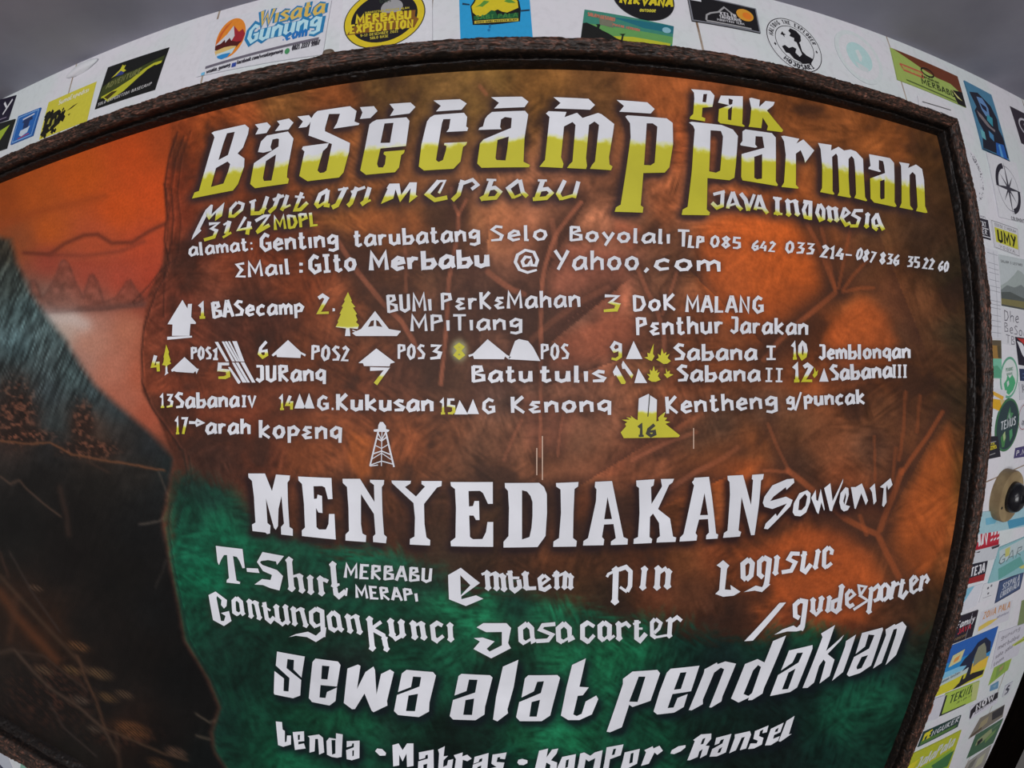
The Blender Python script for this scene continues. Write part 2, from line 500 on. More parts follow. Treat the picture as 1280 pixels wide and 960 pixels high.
# ---- title
TITLE = part('title_lettering', [(240, 222), (265, 216), (330, 208), (395, 196), (460, 186), (540, 182), (610, 176), (690, 171), (750, 176), (790, 178), (840, 181), (870, 186), (905, 196), (940, 200), (990, 202), (1030, 208), (1060, 213), (1100, 224), (1130, 230), (1160, 237)], 9)
c = Crop(TITLE, 230, 130, 8)
c.poly('275,290 300,275 610,205 650,240 640,300 590,435 535,495 605,545 600,630 540,800 490,865 80,945 105,885 150,870 215,640 305,335 295,310',
       '430,293 508,278 490,345 440,510 345,560 395,390', '320,640 435,575 462,600 440,680 395,795 270,830')
c.poly('710,205 830,183 868,222 825,290 715,305 745,245')
c.poly('930,170 1050,145 1095,185 1045,255 910,272 958,205')
c.poly('1135,125 1250,112 1280,150 1250,205 1225,230 1145,240 1190,175')
c.poly('740,480 770,375 830,315 1040,275 1095,345 1035,660 1030,735 1050,750 1040,795 710,842 662,800 700,592 945,425 950,350 930,345 885,355 865,430 880,465 795,487',
       '820,570 920,505 905,620 875,765 800,770 790,740')
c = Crop(TITLE, 350, 120, 8)
c.poly('285,395 310,230 340,180 375,150 700,102 765,150 745,255 795,275 785,290 535,327 570,270 600,178 490,180 450,320 450,352 700,470 690,560 635,765 590,815 275,852 193,800 235,600 245,555 218,530 230,505 490,470 470,515 430,550 375,745 400,770 440,765 465,745 520,480')
c.poly('800,112 940,102 975,150 905,220 800,230 825,165')
c.poly('1095,80 1305,65 1355,110 1295,175 1100,200 1140,135')
c.poly('895,285 920,262 965,238 1265,213 1295,250 1260,500 1005,525 970,680 985,715 1030,715 1050,680 1060,600 1035,580 1042,558 1248,540 1240,570 1212,592 1190,715 1150,762 860,788 803,745 850,520',
       '1045,275 1135,268 1100,468 1005,470')
c = Crop(TITLE, 500, 110, 8)
c.poly('335,125 600,112 668,155 615,218 360,235 408,178')
c.poly('215,565 270,335 300,295 345,270 640,248 672,290 662,385 682,400 672,430 465,440 490,405 505,310 435,312 420,350 360,720 385,740 430,720 460,620 465,580 440,570 445,550 672,540 660,570 630,590 605,735 535,808 240,825 188,785')
c.poly('910,92 1220,87 1285,137 1245,192 940,205 990,148')
c.poly('785,420 795,398 830,385 850,310 875,275 920,240 1250,228 1282,265 1245,500 1235,738 1300,770 1290,793 815,798 772,755 800,555 835,515 1110,400 1118,300 1050,290 1010,315 1000,390 1015,412',
       '975,520 1088,485 1075,600 1055,725 965,720 955,700')
c = Crop(TITLE, 640, 110, 8)
c.poly('415,92 765,108 830,170 780,218 425,205 485,150')
c.poly('340,255 365,232 545,240 525,292 650,248 705,300 860,250 895,262 1022,360 1010,450 970,690 975,765 1005,785 990,822 780,808 800,770 830,735 870,370 825,335 770,370 740,700 750,780 740,810 550,800 575,765 605,735 635,370 605,340 520,385 490,690 515,760 505,800 275,788 300,755 330,720 375,290')
c = Crop(TITLE, 740, 110, 6)
c.poly('185,90 415,108 470,158 440,192 205,178 240,135')
c.poly('250,215 265,205 560,228 605,262 608,420 580,595 545,635 385,638 365,880 385,895 380,935 170,928 180,895 215,875 255,620 290,370 285,265', '410,265 455,265 490,290 470,560 440,580 390,578')
c = Crop(TITLE, 840, 100, 5.647)
c.poly('120,300 140,295 350,318 430,350 465,395 450,600 440,690 405,708 250,692 245,915 268,935 262,955 68,952 75,915 110,895 140,640 150,480 160,350 150,325', '272,355 345,360 360,400 340,640 310,655 262,645')
c = Crop(TITLE, 910, 150, 9.143)
c.poly('140,275 165,240 165,130 200,108 500,150 545,200 545,700 570,740 560,755 165,690 150,650 155,390 415,318 400,230 395,190 315,185 310,280 335,310 310,318 145,290', '300,420 390,390 388,670 330,678 300,660')
c.poly('608,185 640,180 815,215 780,270 860,222 985,348 880,490 870,440 830,345 775,385 775,740 808,775 795,785 610,765 640,715 660,400 640,245')
c = Crop(TITLE, 1020, 165, 8)
c.poly('20,110 155,130 150,185 225,148 280,185 345,175 400,195 470,270 475,400 490,650 512,685 500,692 383,660 400,620 390,350 380,270 355,240 325,270 325,450 335,620 350,650 340,658 215,635 232,600 225,400 215,240 200,215 160,250 165,450 165,590 185,620 170,626 40,600 60,560 62,350 45,170')
c.poly('525,355 545,340 530,222 740,262 780,310 785,500 785,700 805,740 790,750 580,705 545,665 540,465 690,410 680,330 670,292 628,280 628,370 650,395 635,400 525,370', '640,490 685,475 685,665 650,675 640,655')
c.poly('830,300 935,318 920,360 1000,325 1060,370 1080,480 1090,740 1115,805 1095,810 1000,790 1015,750 1000,500 995,430 965,400 935,430 935,600 940,735 972,775 960,780 835,755 855,710 855,500 850,340')
PAK = part('small_title_lettering', [(862, 130), (905, 133), (935, 136), (975, 141)], 6)
c = Crop(PAK, 840, 100, 5.647)
c.poly('135,65 270,75 300,110 285,190 215,195 210,260 235,270 232,292 125,275 130,258 150,240 158,130 155,90', '222,100 248,98 240,158 215,155')
c.poly('325,160 345,110 500,115 498,250 495,310 515,325 505,330 340,305 325,290 332,205 425,170 430,140 400,130 400,165 405,178', '395,210 425,185 418,285 395,280')
c.poly('545,130 560,125 620,140 615,190 660,148 725,155 715,180 670,215 730,290 785,355 775,368 670,355 678,325 640,265 630,340 540,330 550,305 560,200')

# ---- Mountain Merbabu, 3142 MDPL, Java Indonesia
MM = part('mountain_lettering', [(250, 272), (310, 262), (385, 254), (450, 247), (540, 242), (620, 240), (725, 243)], 7)
c = Crop(MM, 230, 220, 8)
c.poly('215,340 270,285 290,290 275,385 405,262 380,400 310,450 320,365 250,440 225,400')
c.l(34, '530 262 468 330 460 402 500 402 578 335 592 282 540 262')
c.l(42, '690 255 685 375 760 370 815 310'); c.l(42, '835 205 780 375'); c.l(26, '655 265 720 240')
c.l(42, '955 180 905 315 850 365'); c.l(32, '890 240 1000 195'); c.l(42, '1035 190 1000 300 975 345'); c.l(24, '990 325 1065 290')
c.l(42, '1180 165 1110 340 1165 335 1235 265'); c.l(24, '1110 205 1205 215')
c = Crop(part('mountain_lettering'), 230, 220, 8); c.poly('75,640 90,590 215,340 228,395 160,530 175,545')
c = Crop(MM, 370, 210, 7.111)
c.l(40, '285 195 215 235 180 320 205 352'); c.l(40, '285 195 265 330 300 335'); c.l(26, '200 345 265 300')
c.l(44, '440 175 365 330 320 352'); c.l(22, '375 195 465 178')
c.l(42, '540 170 490 310 460 338'); c.l(28, '490 215 615 170'); c.l(44, '655 172 615 300 580 325'); c.l(22, '600 315 665 285')
c.poly('830,140 920,138 935,240 1010,128 1075,128 1065,240 1082,250 1005,310 1020,180 925,305 885,190 865,272 755,320 815,185 805,180')
c.l(42, '1270 115 1165 235 1235 285 1345 262'); c.l(26, '1250 120 1325 115 1270 225')
c = Crop(MM, 550, 210, 7.111)
c.l(44, '200 108 165 235 110 288'); c.l(34, '170 150 290 105 335 150 280 190')
c.l(46, '460 105 405 255 360 280'); c.l(22, '415 105 500 108'); c.l(38, '430 185 490 175 535 212 495 265 375 275')
c.l(40, '700 108 605 180 655 265'); c.l(42, '710 105 735 215 775 255'); c.l(24, '650 265 720 235')
c.l(46, '915 110 860 265'); c.l(22, '870 110 950 112'); c.l(38, '880 195 955 185 992 222 945 268 825 278')
c.l(42, '1110 110 1050 230 1080 280'); c.l(42, '1230 120 1190 265'); c.l(30, '1075 275 1200 240')
ALT = part('altitude_lettering', [(260, 293), (300, 286), (330, 281), (342, 280), (345, 273), (400, 268)], 6)
c = Crop(ALT, 230, 220, 8)
c.l(36, '250 480 345 470 275 525 325 545 300 610 200 640'); c.l(48, '455 450 420 580'); c.l(22, '395 490 450 455'); c.l(26, '388 615 472 565')
c.l(34, '615 410 540 540 680 515'); c.l(44, '655 455 632 585'); c.l(36, '715 450 800 402 850 395 735 555'); c.l(42, '725 565 855 490')
write(ALT, 'MDPL', (343, 287.5), (398, 282), 17, 3.6)
JI = part('country_lettering', [(890, 255), (960, 262), (1010, 269), (1060, 277), (1105, 284)], 8)
c = Crop(JI, 880, 230, 5.565)
c.l(24, '65 72 145 52'); c.l(30, '130 55 125 150 90 165 55 130'); c.l(28, '200 55 170 140 165 170'); c.l(30, '200 55 235 150 262 180'); c.l(18, '175 150 225 135')
c.l(32, '255 65 290 110 308 185'); c.l(24, '350 72 308 185'); c.l(28, '385 78 355 180'); c.l(30, '385 78 420 175 442 205'); c.l(18, '365 165 415 170')
c.s(34, '510 88 510 222'); c.l(18, '480 95 540 103'); c.l(18, '485 205 545 210')
c.s(32, '580 100 590 230'); c.s(32, '635 105 652 228'); c.l(18, '585 130 640 112')
c.l(28, '715 128 692 180 705 230 740 240'); c.l(30, '690 122 740 130 738 250'); c.l(28, '800 140 785 200 808 250 830 240 832 180 805 140')
c.s(32, '865 148 880 268'); c.s(32, '912 155 925 268'); c.l(18, '870 180 915 165'); c.l(26, '978 165 955 235 985 285 1018 270'); c.l(20, '975 165 1010 200 965 235')
c.l(24, '1105 185 1050 185 1035 215 1080 240 1062 292 1015 292'); c.s(30, '1140 195 1128 312'); c.l(28, '1205 208 1175 250 1180 300 1205 320'); c.l(30, '1200 205 1225 275 1248 320'); c.l(20, '1178 296 1228 286')

# ---- address and e-mail
AD = part('address_lettering')
for t, a, b, h, w in [('alamat:', (236, 320), (317, 312.5), 16, 3.2), ('Genting', (325, 314), (423, 308), 21, 4.0), ('tarubatang', (442, 308), (600, 301), 20, 4.0),
                      ('Selo', (612, 301.5), (685, 300), 19, 3.6), ('Boyolali', (711, 301), (838, 304.5), 18, 3.8), ('T', (846, 308), (862, 308.5), 21, 4), ('LP', (860, 309), (879, 311), 15, 3.6),
                      ('085', (887, 308.5), (926, 311), 14, 3.1), ('642', (939, 312.5), (969, 315), 12.5, 2.8), ('033', (981, 315.5), (1017, 318.5), 14, 3.1), ('214', (1025, 321), (1054, 325), 14.5, 3.8),
                      ('-', (1055, 324), (1065, 325), 14, 2.8), ('087', (1069, 323.5), (1092, 329), 14, 2.7), ('836', (1099, 329), (1123, 332), 13.5, 2.7), ('35', (1133, 333.5), (1149, 335), 13.5, 2.8),
                      ('22', (1153, 335.5), (1167, 337), 13, 2.8), ('60', (1172, 338), (1185, 340), 12.5, 2.3)]:
    write(AD, t, a, b, h, w)
EM = part('email_lettering')
for t, a, b, h, w in [('\u0190Mail', (294, 348), (363, 342), 19, 3.6), (':', (372, 341), (380, 341), 20, 5), ('GIto', (386, 342), (446, 337.5), 22, 4.4), ('Merbabu', (462, 338), (612, 333), 22, 5.6),
                      ('@', (642, 340), (676, 339), 28, 3.6), ('Yahoo', (692, 337), (799, 337.5), 24, 4), (',', (803, 337), (812, 338), 20, 4), ('com', (816, 337), (901, 339.5), 20, 4.4)]:
    write(EM, t, a, b, h, w)


# ---- the list of posts, with its little pictures
def texts(name, lst, mid=None, band=5):
    p = part(name, mid, band)
    for t, a, b, h, w in lst: write(p, t, a, b, h, w)
    return p


texts('post_list_lettering', [
    ('BA', (266, 398), (292, 395.5), 20, 4.2), ('Secamp', (293, 395), (380, 392.5), 19, 3.8), ('BUMi', (484, 391), (540, 388), 22, 3.8), ('P=rK=Mahan', (551, 387.5), (726, 383.5), 21, 3.8), ('DoK', (791, 389), (845, 387.5), 20, 3.8), ('MALANG', (857, 390), (954, 391), 20, 3.8),
    ('MPiTiang', (513, 414), (653, 412), 20, 3.8), ('P=nthur', (795, 419), (904, 416.5), 22, 4), ('Jarakan', (912, 416), (1010, 418.5), 20, 3.8), ('.', (414, 389), (420, 389), 22, 5),
    ('POS', (239, 449), (264, 449), 15, 3), ('1', (265, 449), (273, 449.5), 13, 4), ('JURanq', (319, 477), (407, 476), 20, 4.2), ('POS2', (389, 449.5), (436, 451.5), 18, 3.4), ('POS', (497, 448.5), (531, 449), 18, 3.2), ('3', (536, 449), (552, 449), 18, 4.4), ('POS', (676, 449), (711, 449), 19, 3.2),
    ('Batu', (589, 477.5), (666, 477), 20, 4.4), ('tulis', (674, 477), (757, 477), 20, 4.8), ('Sabana', (842, 450), (946, 450), 20, 4.2), ('I', (957, 449.5), (971, 449.5), 17, 3.4), ('Jemblonqan', (1023, 449), (1138, 447.5), 18, 3.6),
    ('Sabana', (846, 476.5), (950, 476.5), 20, 4.2), ('II', (956, 477), (979, 477.5), 17, 3), ('Sabana', (1038, 475.5), (1115, 471.5), 19, 4), ('III', (1115, 472), (1134, 472), 16, 2.8),
    ('Sabana', (219, 510), (299, 508.5), 19, 3.8), ('IV', (302, 508.5), (320, 508.5), 14, 3.2), ('G.', (396, 512), (418, 512.5), 17, 3.8), ('Kukusan', (420, 512.5), (542, 514), 20, 4.6), ('G', (602, 516.5), (619, 516.5), 18, 3.8), ('K=nonq', (638, 516), (764, 514.5), 20, 4.4),
    ('Kentheng', (832, 517), (972, 510), 21, 4), ('g', (983, 508), (993, 507.5), 17, 3.4), ('/', (993, 511), (1004, 510), 20, 2.6), ('puncak', (1005, 507), (1081, 504.5), 18, 3.8),
    ('arah', (257, 542), (313, 542.5), 19, 4), ('kop=nq', (323, 547), (427, 549), 22, 4.2)])
for t, a, b, h, w, y in [('1', (248, 397.5), (257, 397.5), 19, 4.6, 391), ('2', (396, 392.5), (412, 392), 24, 4.6, 381), ('3', (752, 389.5), (775, 390), 21, 4.8, 379), ('4', (190, 465), (201, 464), 21, 4, 453), ('5', (271, 473), (288, 473), 19, 4.4, 464), ('6', (322, 447.5), (335, 447.5), 21, 3.6, 441),
                         ('7', (460, 480), (486, 480), 20, 6, 469), ('8', (567, 448), (581, 448), 18, 4.2, 400), ('9', (762, 450), (778, 450), 23, 3.8, 440), ('10', (990, 449), (1009, 448.5), 21, 4.2, 441), ('12', (991, 477), (1016, 477), 22, 5, 470),
                         ('13', (200, 509.5), (216, 509.5), 17, 3, 507), ('14', (349, 512), (367, 512), 18, 3.6, 503), ('15', (550, 517.5), (569, 517.5), 19, 3.6, 509), ('17', (219, 542.5), (234, 542.5), 21, 3.4, 533)]:
    write(part('numeral', [(0, y), (1280, y)], 5), t, a, b, h, w)
p = part('numeral', [(0, 469), (1280, 469)], 5)
c = Crop(p, 760, 415, 6.62); c.poly('70,275 148,415 140,430 110,430 65,355 55,365 40,330'); c.poly('125,238 210,355 195,385 150,320 140,305 118,305 112,270')


def sym(name, mid=None, band=5): return part(name + '_symbol', mid, band)


Y_ALL = [(0, -200), (1280, -200)]       # all yellow
p = sym('house'); c = Crop(p, 180, 360, 8)
c.poly('385,118 435,205 440,160 480,158 472,290 520,345 515,360 465,358 455,478 280,478 285,365 235,362'); c.poly('232,488 480,478 480,495 232,518')
p = sym('pine_tree', [(200, 459), (216, 459)], -4); c = Crop(p, 180, 360, 8)
c.poly('222,565 250,640 245,660 265,720 258,735 272,755 232,775 235,835 245,850 205,875 215,850 215,775 180,770 195,740 200,700 195,690 208,640')
p = sym('tent'); c = Crop(p, 180, 360, 8)
c.poly('405,690 530,805 548,810 525,860 515,830 495,850 320,838 300,830 280,838 270,820')
p = sym('ravine'); c = Crop(p, 180, 360, 8)
for q in ('708,540 740,538 850,735 820,735', '778,535 800,535 910,735 880,735', '805,535 830,533 945,735 920,735', '840,533 860,533 965,735 948,735', '882,532 928,532 1005,735 965,735',
          '840,790 862,790 968,940 950,960 935,950', '880,745 905,745 1030,945 985,945', '915,745 945,745 1060,945 1035,945', '965,742 1005,742 1115,945 1080,945'):
    c.poly(q)
p = sym('pine_tree', [(420, 409), (450, 409)], -3); c = Crop(p, 320, 240, 4)
c.poly('460,500 480,545 475,548 497,575 485,578 505,610 498,615 508,640 500,650 515,665 508,685 468,680 472,720 445,720 450,682 398,675 412,650 408,645 425,610 418,608 435,575 428,572 445,545 440,540')
p = sym('tent'); c = Crop(p, 320, 240, 4)
c.poly('595,595 665,685 725,695 705,720 500,720 480,705 525,685', '575,645 590,640 588,670 560,675', '600,640 612,645 632,675 602,670'); c.l(5, '482 690 520 705'); c.l(5, '722 700 690 712')
p = sym('tent'); c = Crop(p, 320, 240, 4); c.poly('160,740 225,800 250,812 245,822 225,810 222,830 105,825 102,812 85,822 78,815')
p = sym('tent'); c = Crop(p, 320, 240, 4); c.poly('602,782 695,852 672,858 668,872 540,870 535,856 512,855')
p = sym('tent'); c = Crop(p, 320, 240, 4); c.poly('1158,736 1255,815 1275,825 1262,836 1245,822 1240,836 1090,835 1085,818 1065,825 1062,815 1085,808')
p = sym('mound'); c = Crop(p, 640, 240, 4); c.poly('35,735 80,745 105,775 135,832 142,845 -18,836 -2,790 15,745')
for q in ('608,745 652,835 570,835', '632,882 676,955 612,955'):
    c = Crop(sym('peak'), 640, 240, 4); c.poly(q)
c = Crop(sym('peak'), 960, 240, 4); c.poly('280,880 303,948 256,948')
for o, q in (((320, 480), '218,48 248,122 192,122'), ((320, 480), '265,45 293,122 240,122'), ((320, 480), '1018,80 1060,152 992,152'), ((320, 480), '1085,75 1115,150 1055,150')):
    c = Crop(sym('peak'), o[0], o[1], 4); c.poly(q)


def tuft(k, q, fr):
    p = sym('grass_tuft', Y_ALL); cc = Crop(p, *fr); cc.poly(q)


F8 = (760, 415, 6.62)
tuft(0, '378,95 372,180 385,200 362,240 340,232 300,210 330,205 325,170 345,180 352,160', F8)
tuft(1, '445,135 462,180 485,165 478,195 510,180 492,215 520,240 490,262 460,265 430,245 398,228 420,215 412,180 435,195', F8)
tuft(2, '378,280 390,325 412,310 405,340 428,330 412,365 435,395 395,412 360,410 330,390 345,372 322,345 350,352 345,310 365,325', F8)
tuft(3, '478,298 492,330 512,318 510,345 542,352 500,375 490,382 462,348 482,345', F8)
tuft(4, '232,875 240,900 250,890 246,915 232,930 222,915 230,905', (960, 240, 4))
p = sym('stone_pillar', [(770, 514.5), (880, 514.5)], 6); c = Crop(p, 760, 415, 6.62)
c.poly('255,550 335,512 350,525 405,560 400,740 420,735 415,710 435,690 475,660 460,705 490,710 470,735 515,745 475,760 595,855 585,870 130,878 105,830 150,780 140,760 160,745 115,725 180,725 150,705 195,712 185,690 225,720 245,730')
SIXTEEN = Paint(); write(SIXTEEN, '16', (797, 545.5), (820, 545.5), 15, 4)
Crop(SIXTEEN, 760, 415, 6.62).l(9, '345 520 330 700')
p = sym('arrow'); write(p, '>', (235, 535), (255, 535.5), 15, 4.6)
p = sym('lattice_tower'); c = Crop(p, 320, 480, 4)
c.poly('612,205 620,190 635,190 650,210 650,225 668,230 660,240 590,238 588,228 610,225')
for w, q in ((9, '612 235 570 410'), (10, '648 235 690 415'), (5, '630 238 627 410'), (7, '600 268 628 285 658 262'), (5, '592 305 628 322 665 300'), (7, '583 350 628 335 670 352'), (5, '580 375 628 345 680 380'), (6, '572 405 628 385 690 402'), (6, '570 410 610 405'), (7, '608 240 628 280 650 240')):
    c.l(w, q)

# ---- offers
MEN = part('offer_heading_lettering')
c = Crop(MEN, 300, 580, 8)
c.poly('82,95 250,95 320,270 360,105 500,115 495,160 475,185 480,400 495,630 528,650 528,718 412,705 410,630 440,595 415,320 385,450 380,620 358,658 340,640 260,345 275,590 305,615 300,695 270,700 255,685 125,670 120,605 155,585 140,330 120,170 85,135')
c.poly('582,125 915,140 925,350 880,352 850,235 820,220 735,222 740,350 770,345 775,305 820,320 825,490 785,485 760,440 765,630 790,655 860,655 885,600 890,500 945,500 958,755 620,720 618,665 650,635 640,400 620,200 585,165')
c = Crop(MEN, 420, 585, 8)
c.poly('65,108 240,108 385,340 380,170 340,140 340,118 482,120 478,165 458,190 465,450 480,665 508,690 500,752 372,740 370,685 395,660 380,460 250,260 250,560 265,655 302,675 298,740 95,725 95,665 130,630 125,400 110,190 68,150')
c.poly('555,125 750,128 745,155 690,190 800,285 890,185 855,160 855,130 1058,130 1055,180 1010,195 880,360 885,560 905,695 942,720 940,775 738,765 740,710 785,685 790,500 775,350 560,150')
c = Crop(MEN, 550, 585, 8)
c.poly('105,140 528,140 528,358 480,358 430,250 400,228 285,230 290,385 330,380 345,330 390,330 395,520 360,520 335,475 292,475 300,690 330,712 425,710 460,640 475,540 532,540 532,788 110,782 105,735 155,695 160,400 150,210 110,180')
c.poly('648,150 990,148 1040,190 1068,260 1070,450 1055,680 975,790 635,795 635,738 685,680 690,400 680,230 650,195', '820,222 870,235 905,280 925,340 925,480 915,600 895,690 820,715')
c = Crop(MEN, 680, 585, 8)
c.poly('120,150 345,140 340,185 305,210 295,450 290,700 328,730 322,785 92,788 95,735 150,700 170,450 165,215 122,185')
c.poly('512,138 680,130 720,330 795,690 838,710 835,765 668,770 670,735 718,700 695,560 600,565 580,690 602,715 595,772 390,775 395,730 440,700 520,330 525,215 508,190', '635,290 680,510 602,512')
c.poly('922,125 1105,112 1095,175 1070,190 1075,360 1180,185 1168,110 1300,108 1285,145 1250,170 1140,410 1260,505 1290,685 1322,695 1315,738 1125,745 1130,705 1160,680 1150,550 1090,455 1060,490 1055,690 1082,710 1075,750 895,758 898,710 940,690 955,450 950,200 925,180')
c = Crop(MEN, 820, 580, 8)
c.poly('385,138 530,128 560,330 600,695 622,705 615,745 500,752 503,712 530,685 520,550 430,555 395,690 412,715 405,765 235,775 240,735 275,700 350,350 380,215 360,180 375,165', '485,290 520,510 440,512')
c.poly('715,118 870,110 950,410 970,160 958,150 962,108 1078,100 1070,150 1050,165 1030,400 985,710 950,712 855,330 825,665 852,680 838,725 670,738 680,690 715,665 740,300 735,180 718,160')
SOU = part('souvenir_lettering')
c = Crop(SOU, 950, 580, 7.111)
c.poly('300,130 305,165 235,230 230,205 120,290 90,330 230,290 290,320 270,375 140,510 70,580 35,575 50,530 140,440 150,465 240,350 110,400 40,380 25,345 40,290 110,190 240,135')
c.poly('290,430 300,350 350,260 420,232 450,260 445,340 410,430 360,465 310,460', '340,410 350,320 400,265 420,290 405,370 370,410')
c.poly('455,300 495,230 500,320 515,330 540,222 575,400 570,415 545,340 520,445 505,430'); c.poly('570,215 625,170 645,330 740,130 735,165 650,380 640,420 620,415')
c.poly('705,340 715,260 760,205 785,215 790,270 762,365 800,375 780,410 745,422 720,400', '740,330 760,255 765,290 750,360')
c.poly('808,205 850,205 905,172 925,220 960,325 940,365 900,260 850,400 840,395'); c.poly('975,215 1020,172 1035,330 1010,362 995,250'); c.poly('1065,205 1160,125 1178,185 1140,230 1130,185 1120,220 1125,340 1100,382 1085,370 1100,215')

SH = part('shirt_lettering')
c = Crop(SH, 260, 670, 8)
c.poly('78,98 345,130 368,320 345,322 315,250 290,210 250,200 285,445 322,460 318,480 185,465 188,440 210,420 190,190 160,190 130,240 110,290 95,260'); c.poly('385,320 500,325 515,370 390,358')
c.poly('545,160 760,200 690,290 680,255 600,240 530,250 520,265 545,290 690,340 750,400 715,545 620,520 550,490 465,485 540,430 625,440 640,390 550,350 490,260')
c.s(62, '808 203 840 562'); c.s(55, '915 372 945 577'); c.l(28, '850 405 915 385'); c.s(55, '1020 385 1030 592'); c.s(55, '1118 392 1140 605'); c.l(42, '1130 435 1170 440 1200 455')
c = Crop(SH, 390, 690, 7.111)
c.s(54, '182 78 205 330'); c.l(48, '205 320 212 370 240 395 300 345'); c.l(24, '175 295 245 288'); c.l(20, '310 320 302 390')
MER = part('shirt_designs_lettering')
write(MER, 'MERBABU', (430, 722), (540, 728), 17.5, 3.6, up=(.06, -1)); write(MER, 'MERAPi', (445, 747), (523, 752), 15.5, 3.4, up=(-.12, -1))
EMB = part('emblem_lettering')
c = Crop(EMB, 550, 690, 7.111)
c.poly('72,205 185,140 355,275 190,395 190,420 320,385 385,415 230,480 80,420', '180,205 270,295 185,385')
c.s(48, '415 158 430 348'); c.s(48, '495 170 505 350'); c.s(48, '558 190 572 358'); c.l(26, '370 200 430 175'); c.l(26, '420 215 500 180'); c.l(26, '500 220 565 195')
c.l(46, '620 165 635 320 665 345 710 310 700 245'); c.l(26, '645 230 705 230'); c.l(22, '590 200 645 175')
c.s(50, '755 165 770 345'); c.l(36, '765 325 855 320'); c.l(22, '725 200 790 185')
c.l(42, '925 205 885 240 895 325 930 335 985 300'); c.l(30, '925 205 968 240 900 290')
c.s(44, '1035 160 1040 340'); c.s(44, '1115 165 1105 338'); c.s(44, '1165 195 1160 340'); c.l(26, '1000 215 1050 180'); c.l(26, '1045 215 1120 180'); c.l(26, '1115 220 1168 195')
PIN = part('pin_lettering')
c = Crop(PIN, 720, 690, 8)
c.s(66, '400 138 388 535'); c.l(30, '308 250 325 220 400 185'); c.l(50, '430 175 500 150 545 195 540 340 510 395'); c.l(30, '440 350 510 400')
c.s(58, '688 135 665 388'); c.s(60, '822 130 808 388'); c.l(38, '830 210 905 155'); c.s(60, '928 160 912 378')
LOG = part('logistic_lettering')
c = Crop(LOG, 880, 670, 7.111)
c.poly('112,260 170,215 225,262 205,290 185,475 240,480 235,435 325,495 265,530 170,540 100,515 135,480 150,285')
c.l(50, '400 205 345 250 348 365 375 390'); c.l(50, '395 205 430 245 418 350 375 390'); c.l(48, '535 190 492 230 490 340 525 370'); c.l(52, '530 190 580 215 560 400 550 440')
c.poly('355,498 460,440 515,455 545,410 590,430 515,498 450,485')
c.s(46, '652 165 632 355'); c.l(40, '850 158 780 155 750 205 812 235 775 308 690 322'); c.l(44, '895 135 872 300 900 318 950 250'); c.l(22, '860 175 915 160'); c.s(42, '1018 112 985 302')
c.l(42, '1108 98 1070 135 1065 260 1090 285'); c.l(36, '1105 98 1138 130 1130 165'); c.l(34, '1085 280 1135 240')
GP = part('guide_lettering')
c = Crop(GP, 880, 670, 7.111)
c.poly('670,595 730,590 435,930 358,935'); c.poly('625,878 700,830 795,795 825,815 860,780 890,830 825,848 740,848')
c = Crop(GP, 980, 700, 6.737)
c.l(44, '135 340 92 380 95 470 130 490'); c.l(46, '130 340 182 350 155 560 140 590'); c.s(42, '245 312 242 455'); c.s(42, '320 298 298 445'); c.l(30, '240 430 270 460 305 425'); c.s(38, '385 295 365 448')
c.s(44, '490 198 458 440'); c.l(36, '460 330 412 350 405 415 440 438 465 415'); c.l(36, '560 250 528 290 530 370 555 392 588 372'); c.l(26, '560 250 595 290 540 335')
c.l(26, '640 290 628 215 690 225 640 300 705 340 585 418'); c.s(40, '738 220 712 458'); c.l(34, '745 255 790 215 810 245 790 330 755 345'); c.l(34, '855 197 820 235 818 325 840 342'); c.l(34, '850 197 882 232 872 310 838 342')
c.s(40, '930 172 892 338'); c.l(30, '922 220 970 190'); c.l(36, '1000 160 975 300 1000 315 1038 260'); c.l(18, '965 205 1020 190'); c.l(34, '1100 132 1068 170 1070 260 1098 278'); c.l(26, '1098 132 1122 165 1078 215'); c.l(24, '1090 275 1125 245'); c.s(36, '1170 125 1142 268'); c.l(30, '1165 165 1198 132 1215 165 1195 195')
GK = part('keyring_lettering')
c = Crop(GK, 260, 670, 8)
c.poly('5,590 75,555 190,640 185,700 160,725 130,690 135,640 90,600 85,620 130,850 160,850 175,800 130,770 210,750 235,850 160,900 50,840')
c.l(46, '290 618 255 650 262 760 300 785'); c.l(46, '285 618 330 660 345 770 360 790'); c.l(26, '290 790 345 750'); c.s(46, '408 625 435 828'); c.s(46, '475 645 520 845'); c.l(24, '410 680 475 650'); c.l(46, '562 662 588 825 625 855 662 810'); c.l(22, '540 695 625 745')
c.s(50, '680 678 700 870'); c.s(48, '770 680 800 892'); c.l(34, '695 845 745 885 795 840'); c.s(48, '848 700 872 905'); c.s(48, '930 710 985 920'); c.l(26, '860 760 930 720')
c.l(48, '1085 725 1030 765 1035 860 1080 910'); c.l(52, '1080 725 1140 755 1150 940 1152 1010'); c.l(30, '1075 905 1150 870')
c = Crop(GK, 320, 720, 4); c.poly('165,305 200,290 260,278 300,298 330,270 322,250 352,258 347,300 300,330 255,305 200,298')
c = Crop(GK, 390, 690, 7.111)
c.l(44, '190 532 150 575 165 675 210 702'); c.l(46, '185 532 232 570 250 680 275 700'); c.l(26, '200 700 250 660'); c.s(46, '312 545 345 728'); c.s(46, '390 550 430 738'); c.l(24, '320 600 395 558')
c.s(52, '508 565 540 885'); c.l(36, '530 680 615 620'); c.l(42, '545 690 635 740 650 830'); c.s(46, '640 740 668 890'); c.s(52, '695 583 718 765'); c.s(52, '790 592 808 768'); c.l(38, '715 735 745 772 805 735')
